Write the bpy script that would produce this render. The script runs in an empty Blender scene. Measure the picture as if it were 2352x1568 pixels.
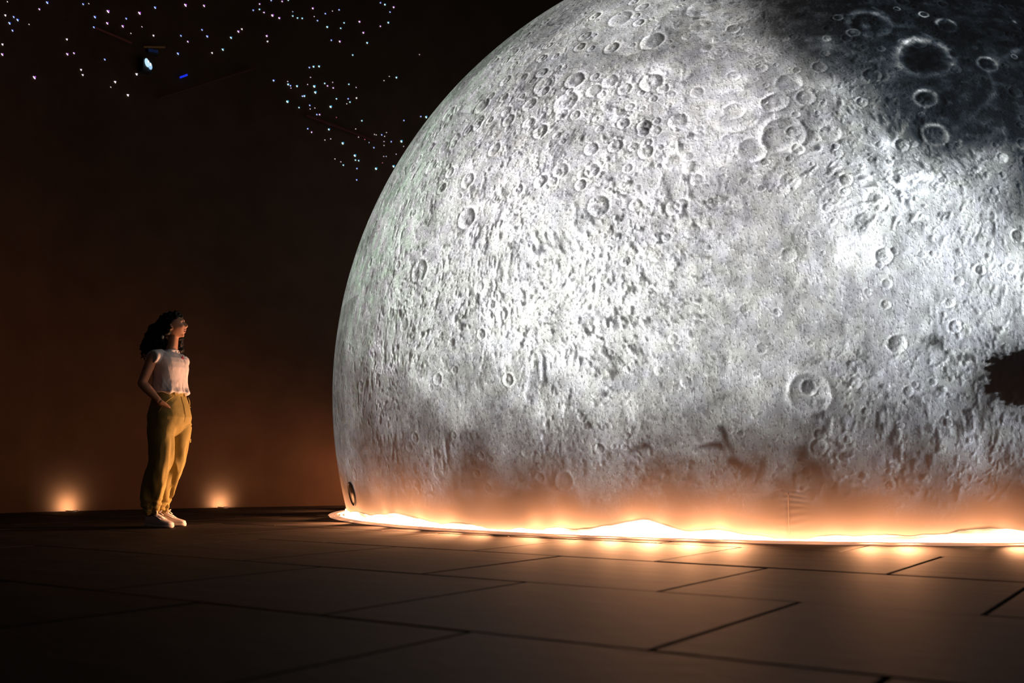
import bpy, math, random
import numpy as np
from mathutils import Vector, Matrix, noise as mnoise

random.seed(7)
rng = np.random.default_rng(11)
C = bpy.context.scene.collection
PI = math.pi

# ------------------------------------------------------------------ camera, world, exposure
CAM_H, FPX, PITCH, ROLL = 0.43, 2382.5, 0.12367, 0.004684
cp, sp, cr, sr_ = math.cos(PITCH), math.sin(PITCH), math.cos(ROLL), math.sin(ROLL)
AX_R = Vector((cr, -sp * sr_, cp * sr_)); AX_U = Vector((-sr_, -sp * cr, cp * cr)); AX_F = Vector((0, cp, sp))
cam_d = bpy.data.cameras.new('camera'); cam = bpy.data.objects.new('camera', cam_d); C.objects.link(cam)
M = Matrix.Identity(4)
for i in range(3):
    M[i][0] = AX_R[i]; M[i][1] = AX_U[i]; M[i][2] = -AX_F[i]
M[2][3] = CAM_H
cam.matrix_world = M
cam_d.sensor_width = 36; cam_d.lens = FPX * 36 / 2352; cam_d.clip_end = 200; cam_d.clip_start = .05
cam_d.dof.use_dof = True; cam_d.dof.focus_distance = 8.0; cam_d.dof.aperture_fstop = 2.2
bpy.context.scene.camera = cam
CAM = Vector((0, 0, CAM_H))

def ray(px, py):
    return (AX_F + AX_R * ((px - 1176) / FPX) + AX_U * ((784 - py) / FPX)).normalized()
def on_floor(px, py, z=0.0):
    d = ray(px, py); t = (z - CAM_H) / d.z
    return CAM + d * t

w = bpy.data.worlds.new('hall_darkness'); bpy.context.scene.world = w; w.use_nodes = True
w.node_tree.nodes['Background'].inputs[0].default_value = (.10, .10, .105, 1)
w.node_tree.nodes['Background'].inputs[1].default_value = .35
sc = bpy.context.scene
sc.view_settings.view_transform = 'Standard'; sc.view_settings.look = 'None'
sc.view_settings.exposure = 0.0; sc.view_settings.gamma = 1.0; sc.view_settings.use_curve_mapping = False
sc.cycles.max_bounces = 5; sc.cycles.diffuse_bounces = 3; sc.cycles.glossy_bounces = 2; sc.cycles.sample_clamp_indirect = 4.0

# dome measures
MX, MY, MZ, MR = 2.5979, 10.5714, 1.2219, 4.3631
RB = math.sqrt(MR * MR - MZ * MZ)
WARM = (1.0, .43, .19)

# unseen lamps round the foot of the dome: warm floods outward over the floor
def az_of(px, py):
    p = on_floor(px, py); return math.atan2(p.y - MY, p.x - MX)
def light(name, kind, loc, power, color=WARM, **k):
    d = bpy.data.lights.new(name, kind); d.energy = power; d.color = color
    for a, v in k.items(): setattr(d, a, v)
    o = bpy.data.objects.new(name, d); C.objects.link(o); o.location = loc
    return o
def aim(o, target):
    v = Vector(target) - Vector(o.location); o.rotation_euler = v.to_track_quat('-Z', 'Y').to_euler()
FLOODS = [(800, 1200, 30), (850, 1210, 26), (930, 1216, 28), (1030, 1222, 28), (1090, 1226, 20), (1210, 1231, 18), (1300, 1235, 20), (1390, 1239, 30), (1480, 1242, 32), (1580, 1244, 32), (1680, 1247, 24),
          (2000, 1252, 20), (2090, 1253, 28), (2340, 1253, 34)]
for px, py, pw in FLOODS:
    a = az_of(px, py)
    p = Vector((MX + (RB + .10) * math.cos(a), MY + (RB + .10) * math.sin(a), .20 if px < 1250 else .17))
    o = light('unseen_hem_flood', 'SPOT', p, .62 * pw * (9.0 if px < 1250 else 4.3), spot_size=math.radians(88), spot_blend=1, shadow_soft_size=0)
    aim(o, p + Vector((math.cos(a), math.sin(a), -.50 if px < 1250 else -.60)))
for deg, pw in ((-165, 30), (175, 34), (158, 34), (140, 34), (122, 30), (100, 30), (75, 30), (-60, 26), (-35, 26), (0, 26), (35, 26)):
    a = math.radians(deg)
    p = Vector((MX + (RB + .10) * math.cos(a), MY + (RB + .10) * math.sin(a), .24))
    o = light('unseen_hem_flood', 'SPOT', p, pw * 2.2, spot_size=math.radians(120), spot_blend=1, shadow_soft_size=0)
    aim(o, p + Vector((math.cos(a), math.sin(a), .0)))
for k in range(15):
    a = math.radians(-172 + k * 7.2 + 1.5 * math.sin(k * 5)); p = Vector((MX + (RB + .34) * math.cos(a), MY + (RB + .34) * math.sin(a), .06))
    o = light('added_hem_wash', 'SPOT', p, (1.25 if k > 4 else 2.2) * (1 + .3 * math.sin(k * 2.3)), spot_size=math.radians(150), spot_blend=1, shadow_soft_size=0)  # added fill lamps in mid-air outside the hem, brightening rolls and lower skin
    aim(o, p + Vector((-math.cos(a), -math.sin(a), .25)))
a = math.radians(-153); p = Vector((MX + (RB + .10) * math.cos(a), MY + (RB + .10) * math.sin(a), .14))
o = light('unseen_hem_flood', 'SPOT', p, 230, (1, .47, .24), spot_size=math.radians(75), spot_blend=.8, shadow_soft_size=.04); aim(o, (-2.61, 7.9, .78))  # added key lamp aimed up at the woman to brighten her
# small lamps close against the skin: the hot spots along the foot of the dome
HOT = [(835, 1205, .5), (880, 1208, .4), (935, 1212, .3), (1000, 1218, .15), (1200, 1230, .35), (1260, 1233, .45), (1440, 1239, 1.5), (1500, 1241, .9),
       (1650, 1244, .7), (1600, 1243, .4), (1930, 1251, .12), (2020, 1252, .15), (2260, 1253, .35), (2330, 1253, .45), (2420, 1253, .5)]
for px, py, pw in HOT:
    a = az_of(px, py)
    light('hem_lamp', 'POINT', (MX + (RB + .085) * math.cos(a), MY + (RB + .085) * math.sin(a), .055), pw * .9, shadow_soft_size=.02)

# ------------------------------------------------------------------ helpers
def tag(o, label=None, cat=None, group=None, kind=None):
    if label: o['label'] = label
    if cat: o['category'] = cat
    if group: o['group'] = group
    if kind: o['kind'] = kind
    return o
def empty(name, loc, rz=0.0):
    o = bpy.data.objects.new(name, None); C.objects.link(o); o.location = loc; o.rotation_euler = (0, 0, rz)
    o.empty_display_size = .1
    return o
def link(name, me, parent=None, mat=None):
    if mat is not None: me.materials.append(mat)
    o = bpy.data.objects.new(name, me); C.objects.link(o)
    if parent is not None: o.parent = parent
    return o
def mesh(name, v, f, smooth=False):
    me = bpy.data.meshes.new(name); me.from_pydata([tuple(x) for x in v], [], f); me.update()
    if smooth: me.polygons.foreach_set('use_smooth', [True] * len(me.polygons))
    return me
class MB:
    def __init__(s): s.v = []; s.f = []
    def add(s, v, f):
        n = len(s.v); s.v += [Vector(x) for x in v]; s.f += [tuple(i + n for i in q) for q in f]
    def box(s, a, b):
        x0, y0, z0 = a; x1, y1, z1 = b
        s.add([(x0, y0, z0), (x1, y0, z0), (x1, y1, z0), (x0, y1, z0), (x0, y0, z1), (x1, y0, z1), (x1, y1, z1), (x0, y1, z1)],
              [(0, 3, 2, 1), (4, 5, 6, 7), (0, 1, 5, 4), (1, 2, 6, 5), (2, 3, 7, 6), (3, 0, 4, 7)])
    def loft(s, rings, cap=True, closed=False):
        n = len(rings[0]); base = len(s.v)
        for r in rings: s.v += [Vector(p) for p in r]
        m = len(rings)
        for i in range(m if closed else m - 1):
            j = (i + 1) % m
            for k in range(n):
                l = (k + 1) % n
                s.f.append((base + i * n + k, base + i * n + l, base + j * n + l, base + j * n + k))
        if cap and not closed:
            s.f.append(tuple(base + k for k in reversed(range(n)))); s.f.append(tuple(base + (m - 1) * n + k for k in range(n)))
    def tube(s, pts, rad, n=12, ref=(0, 0, 1), cap=True, flat=1.0, closed=False):
        pts = [Vector(p) for p in pts]; rings = []
        if not hasattr(rad, '__len__'): rad = [rad] * len(pts)
        m = len(pts)
        for i, p in enumerate(pts):
            if closed: t = pts[(i + 1) % m] - pts[i - 1]
            else: t = pts[min(i + 1, m - 1)] - pts[max(i - 1, 0)]
            t.normalize(); a = t.cross(Vector(ref))
            if a.length < 1e-3: a = t.cross(Vector((1, 0, 0)))
            a.normalize(); b = a.cross(t)
            rings.append([p + (a * math.cos(2 * PI * k / n) + b * math.sin(2 * PI * k / n) * flat) * rad[i] for k in range(n)])
        s.loft(rings, cap, closed)
    def ball(s, c, r, nu=12, nv=8, rot=None):
        c = Vector(c); r = Vector(r) if hasattr(r, '__len__') else Vector((r, r, r)); v = []; f = []
        for i in range(nv + 1):
            th = PI * i / nv
            for k in range(nu):
                p = Vector((r.x * math.sin(th) * math.cos(2 * PI * k / nu), r.y * math.sin(th) * math.sin(2 * PI * k / nu), r.z * math.cos(th)))
                if rot: p = rot @ p
                v.append(c + p)
        for i in range(nv):
            for k in range(nu):
                l = (k + 1) % nu
                f.append((i * nu + k, (i + 1) * nu + k, (i + 1) * nu + l, i * nu + l))
        s.add(v, f)
    def mesh(s, name, smooth=False): return mesh(name, s.v, s.f, smooth)
    def build(s, name, mat, parent=None, smooth=False): return link(name, s.mesh(name, smooth), parent, mat)

def remesh(me, voxel, smooth_it=4, name='body'):
    o = bpy.data.objects.new('tmp', me); C.objects.link(o)
    m = o.modifiers.new('r', 'REMESH'); m.mode = 'VOXEL'; m.voxel_size = voxel; m.use_smooth_shade = True
    if smooth_it:
        q = o.modifiers.new('s', 'SMOOTH'); q.factor = .5; q.iterations = smooth_it
    dg = bpy.context.evaluated_depsgraph_get(); dg.update()
    out = bpy.data.meshes.new_from_object(o.evaluated_get(dg)); out.name = name
    bpy.data.objects.remove(o)
    out.polygons.foreach_set('use_smooth', [True] * len(out.polygons))
    return out
def verts(me):
    a = np.empty(len(me.vertices) * 3, np.float32); me.vertices.foreach_get('co', a); return a.reshape(-1, 3)
def normals(me):
    a = np.empty(len(me.vertices) * 3, np.float32); me.vertex_normals.foreach_get('vector', a); return a.reshape(-1, 3)
def set_verts(me, a): me.vertices.foreach_set('co', a.astype(np.float32).ravel()); me.update()

# numpy gradient-free value noise
def vnoise(P, seed=0):
    P = P + seed * 17.31
    I = np.floor(P).astype(np.int64); F = P - I; F = F * F * F * (F * (F * 6 - 15) + 10)
    out = np.zeros(P.shape[0])
    for dx in (0, 1):
        wx = F[:, 0] if dx else 1 - F[:, 0]
        for dy in (0, 1):
            wy = F[:, 1] if dy else 1 - F[:, 1]
            for dz in (0, 1):
                wz = F[:, 2] if dz else 1 - F[:, 2]
                h = ((I[:, 0] + dx) * 374761393 + (I[:, 1] + dy) * 668265263 + (I[:, 2] + dz) * 2147483647 + seed * 1274126177) & 0xffffffff
                h = ((h ^ (h >> 13)) * 1274126177) & 0xffffffff; h = ((h ^ (h >> 16)) * 2246822519) & 0xffffffff
                out += wx * wy * wz * ((h ^ (h >> 15)) & 0xffff) / 65535.0
    return out * 2 - 1
def fbm(P, sc, octv=4, seed=0, gain=.5):
    o = np.zeros(P.shape[0]); a = 1.0; t = 0
    for i in range(octv):
        o += a * vnoise(P * sc, seed + i); t += a; a *= gain; sc *= 2.03
    return o / t

# ------------------------------------------------------------------ materials
def mat(name, col, rough=.7, spec=.3, nscale=None, namt=.25, bump=0.0, bscale=60, metal=0.0, coord='Object'):
    m = bpy.data.materials.new(name); m.use_nodes = True; nt = m.node_tree; b = nt.nodes['Principled BSDF']
    b.inputs['Roughness'].default_value = rough; b.inputs['Specular IOR Level'].default_value = spec; b.inputs['Metallic'].default_value = metal
    b.inputs['Base Color'].default_value = (*col, 1)
    tc = nt.nodes.new('ShaderNodeTexCoord')
    if nscale:
        n = nt.nodes.new('ShaderNodeTexNoise'); n.inputs['Scale'].default_value = nscale; n.inputs['Detail'].default_value = 5
        nt.links.new(tc.outputs[coord], n.inputs['Vector'])
        r = nt.nodes.new('ShaderNodeValToRGB'); r.color_ramp.elements[0].position = .3; r.color_ramp.elements[1].position = .7
        r.color_ramp.elements[0].color = (*[c * (1 - namt) for c in col], 1); r.color_ramp.elements[1].color = (*[min(1, c * (1 + namt)) for c in col], 1)
        nt.links.new(n.outputs[0], r.inputs[0]); nt.links.new(r.outputs[0], b.inputs['Base Color'])
    if bump:
        n = nt.nodes.new('ShaderNodeTexNoise'); n.inputs['Scale'].default_value = bscale; n.inputs['Detail'].default_value = 4
        nt.links.new(tc.outputs[coord], n.inputs['Vector'])
        u = nt.nodes.new('ShaderNodeBump'); u.inputs['Strength'].default_value = bump; u.inputs['Distance'].default_value = .004
        nt.links.new(n.outputs[0], u.inputs['Height']); nt.links.new(u.outputs[0], b.inputs['Normal'])
    return m
def glow(name, col, strength):
    m = bpy.data.materials.new(name); m.use_nodes = True; b = m.node_tree.nodes['Principled BSDF']
    b.inputs['Base Color'].default_value = (.004, .004, .004, 1); b.inputs['Specular IOR Level'].default_value = .1; b.inputs['Emission Color'].default_value = (*col, 1); b.inputs['Emission Strength'].default_value = strength
    return m

def floor_material():
    m = mat('floor_tile_stone', (.02, .018, .016), .7, .06)
    nt = m.node_tree; b = nt.nodes['Principled BSDF']; L = nt.links
    tc = nt.nodes.new('ShaderNodeTexCoord'); gi = nt.nodes.new('ShaderNodeObjectInfo')
    ad = nt.nodes.new('ShaderNodeVectorMath'); ad.operation = 'ADD'; L.new(tc.outputs['Object'], ad.inputs[0])
    sc_ = nt.nodes.new('ShaderNodeVectorMath'); sc_.operation = 'SCALE'; sc_.inputs['Scale'].default_value = 40
    cx = nt.nodes.new('ShaderNodeCombineXYZ'); L.new(gi.outputs['Random'], cx.inputs[0]); L.new(gi.outputs['Random'], cx.inputs[1])
    L.new(cx.outputs[0], sc_.inputs[0]); L.new(sc_.outputs[0], ad.inputs[1])
    mp = nt.nodes.new('ShaderNodeMapping'); mp.inputs['Scale'].default_value = (1.2, 4.5, 1); L.new(ad.outputs[0], mp.inputs[0])
    n = nt.nodes.new('ShaderNodeTexNoise'); n.inputs['Scale'].default_value = 1.6; n.inputs['Detail'].default_value = 7; n.inputs['Roughness'].default_value = .62
    L.new(mp.outputs[0], n.inputs['Vector'])
    r = nt.nodes.new('ShaderNodeValToRGB'); r.color_ramp.elements[0].position = .32; r.color_ramp.elements[1].position = .72
    r.color_ramp.elements[0].color = (.012, .009, .0075, 1); r.color_ramp.elements[1].color = (.033, .0255, .0215, 1)
    L.new(n.outputs[0], r.inputs[0])
    mx = nt.nodes.new('ShaderNodeMix'); mx.data_type = 'RGBA'; mx.blend_type = 'MULTIPLY'; mx.inputs[0].default_value = 1
    mr = nt.nodes.new('ShaderNodeMapRange'); mr.inputs[3].default_value = .8; mr.inputs[4].default_value = 1.15; L.new(gi.outputs['Random'], mr.inputs[0])
    L.new(r.outputs[0], mx.inputs[6]); L.new(mr.outputs[0], mx.inputs[7]); L.new(mx.outputs[2], b.inputs['Base Color'])
    n2 = nt.nodes.new('ShaderNodeTexNoise'); n2.inputs['Scale'].default_value = 9; n2.inputs['Detail'].default_value = 6; L.new(mp.outputs[0], n2.inputs['Vector'])
    u = nt.nodes.new('ShaderNodeBump'); u.inputs['Strength'].default_value = .35; u.inputs['Distance'].default_value = .004
    L.new(n2.outputs[0], u.inputs['Height']); L.new(u.outputs[0], b.inputs['Normal'])
    return m
M_TILE = floor_material()
M_GROUT = mat('dark_joint', (.012, .01, .009), .9, .1, 30, .3)
M_WALL = mat('dark_brown_wall', (.055, .031, .020), .85, .05, 3.0, .12, .15, 120)
M_CEIL = mat('black_ceiling', (.01, .01, .01), .9, .1, 2.0, .2)
M_BLACK = mat('black_metal', (.02, .02, .022), .4, .5, 30, .2)
M_SKIRT = mat('white_hem_fabric', (.62, .55, .5), .55, .3, 18, .12, .3, 40)
M_SKIN = mat('skin', (.56, .29, .18), .5, .4, 40, .06)
M_SHIRT = mat('white_cotton', (.74, .68, .68), .85, .2, 90, .06, .35, 160)
M_TROUSER = mat('olive_twill', (.35, .27, .085), .85, .2, 120, .08, .3, 220)
M_HAIR = mat('black_curly_hair', (.006, .005, .005), .6, .25, 60, .3, .6, 90)
M_SHOE = mat('white_leather', (.74, .66, .66), .5, .4, 60, .05)
M_SOLE = mat('white_rubber', (.78, .7, .66), .6, .3, 60, .05)
M_LACE = mat('white_lace', (.85, .76, .74), .8, .2, 60, .05)
M_RED = mat('red_print', (.28, .03, .06), .8, .2, 60, .1)
M_GOLD = mat('brass_snap', (.9, .7, .35), .25, .5, 60, .05, metal=1)
M_PEARL = mat('cream_pearl', (.8, .78, .6), .3, .5, 60, .05)
M_EYE = mat('eye_white', (.6, .55, .5), .2, .5, 60, .05)
M_LIP = mat('lip_red', (.28, .06, .05), .4, .4, 60, .1)

# ------------------------------------------------------------------ room
WP = [(-6.9, -4.0), (-6.8, 0), (-6.6, 3.5), (-6.15, 6.5), (-5.6, 8.8), (-4.93, 10.22), (-4.42, 10.86), (-3.95, 11.38), (-3.45, 11.86), (-2.9, 12.24), (-2.3, 12.66), (-1.7, 13.05),
      (-.6, 13.9), (.6, 14.9), (2.2, 15.9), (4.2, 16.3), (6.2, 15.7), (7.8, 13.9), (8.6, 11), (8.8, 7), (8.6, 3), (8.2, 0), (8, -4)]
ROOM_H = 7.6
def smooth_poly(pts, n=6):
    out = []; P = [Vector((*p, 0)) for p in pts]
    for i in range(len(P) - 1):
        a, b, c, d = P[max(i - 1, 0)], P[i], P[i + 1], P[min(i + 2, len(P) - 1)]
        for k in range(n):
            t = k / n
            out.append(.5 * ((2 * b) + (c - a) * t + (2 * a - 5 * b + 4 * c - d) * t * t + (3 * b - a - 3 * c + d) * t ** 3))
    out.append(P[-1]); return out
WALL = smooth_poly(WP)
def wall_mesh(seg, name):
    mb = MB(); n = len(seg); out = []
    for i, p in enumerate(seg):
        t = (seg[min(i + 1, n - 1)] - seg[max(i - 1, 0)]).normalized(); out.append(p + Vector((-t.y, t.x, 0)) * .2)
    rings = []
    for p, q in zip(seg, out):
        rings.append([Vector((p.x, p.y, -.05)), Vector((p.x, p.y, ROOM_H)), Vector((q.x, q.y, ROOM_H)), Vector((q.x, q.y, -.05))])
    mb.loft(rings); o = mb.build(name, M_WALL)
    o['kind'] = 'structure'; return o
i1 = 4 * 6; i2 = 17 * 6
tag(wall_mesh(WALL[:i1 + 1], 'wall_left'), 'dark brown side wall at the left edge')
tag(wall_mesh(WALL[i1:i2 + 1], 'wall_back'), 'dark curved back wall with warm glow near the floor')
tag(wall_mesh(WALL[i2:], 'wall_right'), 'dark side wall beyond the moon')
mb = MB(); mb.add([(p.x, p.y, ROOM_H) for p in WALL] + [(p.x, p.y, ROOM_H + .2) for p in WALL],
                  [tuple(range(len(WALL))), tuple(reversed(range(len(WALL), 2 * len(WALL))))])
ce = mb.build('ceiling', M_CEIL); tag(ce, 'black ceiling', kind='structure')

# floor: slab with recessed joints, stone tiles in running bond on top
fl = MB(); fl.box((-7, -4, -.12), (9, 16.6, -.014)); floor = fl.build('floor', M_GROUT); tag(floor, 'dark stone tile floor', kind='structure')
U = Vector((.8348, -.5505, 0)); V = Vector((.5505, .8348, 0))
TU, TV = 1.085, 1.148
ga = math.atan2(U.y, U.x)
tile_me = []
for k in range(4):
    g = .007; c_ = .004; x1, y1 = TU - g, TV - g
    v = [(g, g, -.03), (x1, g, -.03), (x1, y1, -.03), (g, y1, -.03), (g, g, -c_), (x1, g, -c_), (x1, y1, -c_), (g, y1, -c_),
         (g + c_, g + c_, 0), (x1 - c_, g + c_, 0), (x1 - c_, y1 - c_, 0), (g + c_, y1 - c_, 0)]
    f = [(3, 2, 1, 0), (8, 9, 10, 11)]
    for b_ in (0, 4):
        for q in range(4): f.append((b_ + q, b_ + (q + 1) % 4, b_ + 4 + (q + 1) % 4, b_ + 4 + q))
    me = mesh('floor_tile', v, f); me.materials.append(M_TILE); tile_me.append(me)
ntile = 0
for r in range(-2, 12):
    off = 0 if r % 2 == 0 else .5
    for k in range(-12, 10):
        u0 = -1.14 + (k + off) * TU if r % 2 == 0 else -.58 + k * TU
        v0 = 2.335 + r * TV
        o3 = U * u0 + V * v0; cc = o3 + U * TU / 2 + V * TV / 2
        if math.hypot(cc.x - MX, cc.y - MY) < RB - 1.1: continue
        if cc.y < .6 or cc.y > 14.2 or abs(cc.x) > cc.y * .62 + 1.4 or cc.x < -6.2 or cc.x > 8: continue
        # keep inside the back wall
        if any((Vector((cc.x, cc.y, 0)) - p).length < .62 for p in WALL): continue
        if cc.y > 10.2 + (cc.x + 4.9) * .87 and cc.x < -1.0: continue
        t = bpy.data.objects.new('floor_tile', tile_me[ntile % 4]); C.objects.link(t); t.parent = floor
        t.location = o3 + Vector((0, 0, random.uniform(-.0015, .0015)))
        t.rotation_euler = (random.uniform(-.0012, .0012), random.uniform(-.0012, .0012), ga)
        ntile += 1
# cut pieces along the back wall, joined: too dark and small to pick apart
eg = MB()
for i in range(len(WALL) - 1):
    a, b = WALL[i], WALL[i + 1]
    if not (i1 - 8 <= i < 13 * 6): continue
    t = (b - a).normalized(); n = Vector((t.y, -t.x, 0))
    q = [a, b, b + n * 1.25, a + n * 1.25]
    eg.add([(p.x, p.y, -.012) for p in q] + [(p.x, p.y, -.004) for p in q], [(3, 2, 1, 0), (4, 5, 6, 7), (0, 1, 5, 4), (1, 2, 6, 5), (2, 3, 7, 6), (3, 0, 4, 7)])
eo = eg.build('border_tiling', M_TILE, floor)
eo['kind'] = 'stuff'; eo['label'] = 'dark cut floor tiling along the back wall'

# ------------------------------------------------------------------ the moon
def hit_moon(px, py):
    d = ray(px, py); v = CAM - Vector((MX, MY, MZ)); b = v.dot(d); D = b * b - (v.dot(v) - MR * MR)
    t = -b - math.sqrt(max(D, 0)); n = ((CAM + d * t) - Vector((MX, MY, MZ))).normalized()
    return n, t

NLON, NLAT = 1040, 740
az0, az1 = math.radians(-192), math.radians(-62)
lat0 = math.asin(-MZ / MR); lat1 = math.radians(50)
# denser where the skin faces the viewer
tt = np.linspace(0, 1, 4001); azs = az0 + (az1 - az0) * tt
dens = np.clip(np.cos(azs - math.radians(-103.8)), .3, 1); cum = np.concatenate([[0], np.cumsum(.5 * (dens[1:] + dens[:-1]))]); cum /= cum[-1]
lon_d = np.interp(np.linspace(0, 1, NLON), cum, azs)
lon = np.concatenate([lon_d, np.linspace(az1, az0 + 2 * PI, 92)[1:-1]])
lat = np.concatenate([np.linspace(lat0, lat1, NLAT), np.linspace(lat1, PI / 2, 30)[1:-1]])
nlo, nla = len(lon), len(lat)
LO, LA = np.meshgrid(lon, lat)
N3 = np.stack([np.cos(LA) * np.cos(LO), np.cos(LA) * np.sin(LO), np.sin(LA)], -1)
NF = N3.reshape(-1, 3)

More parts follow.
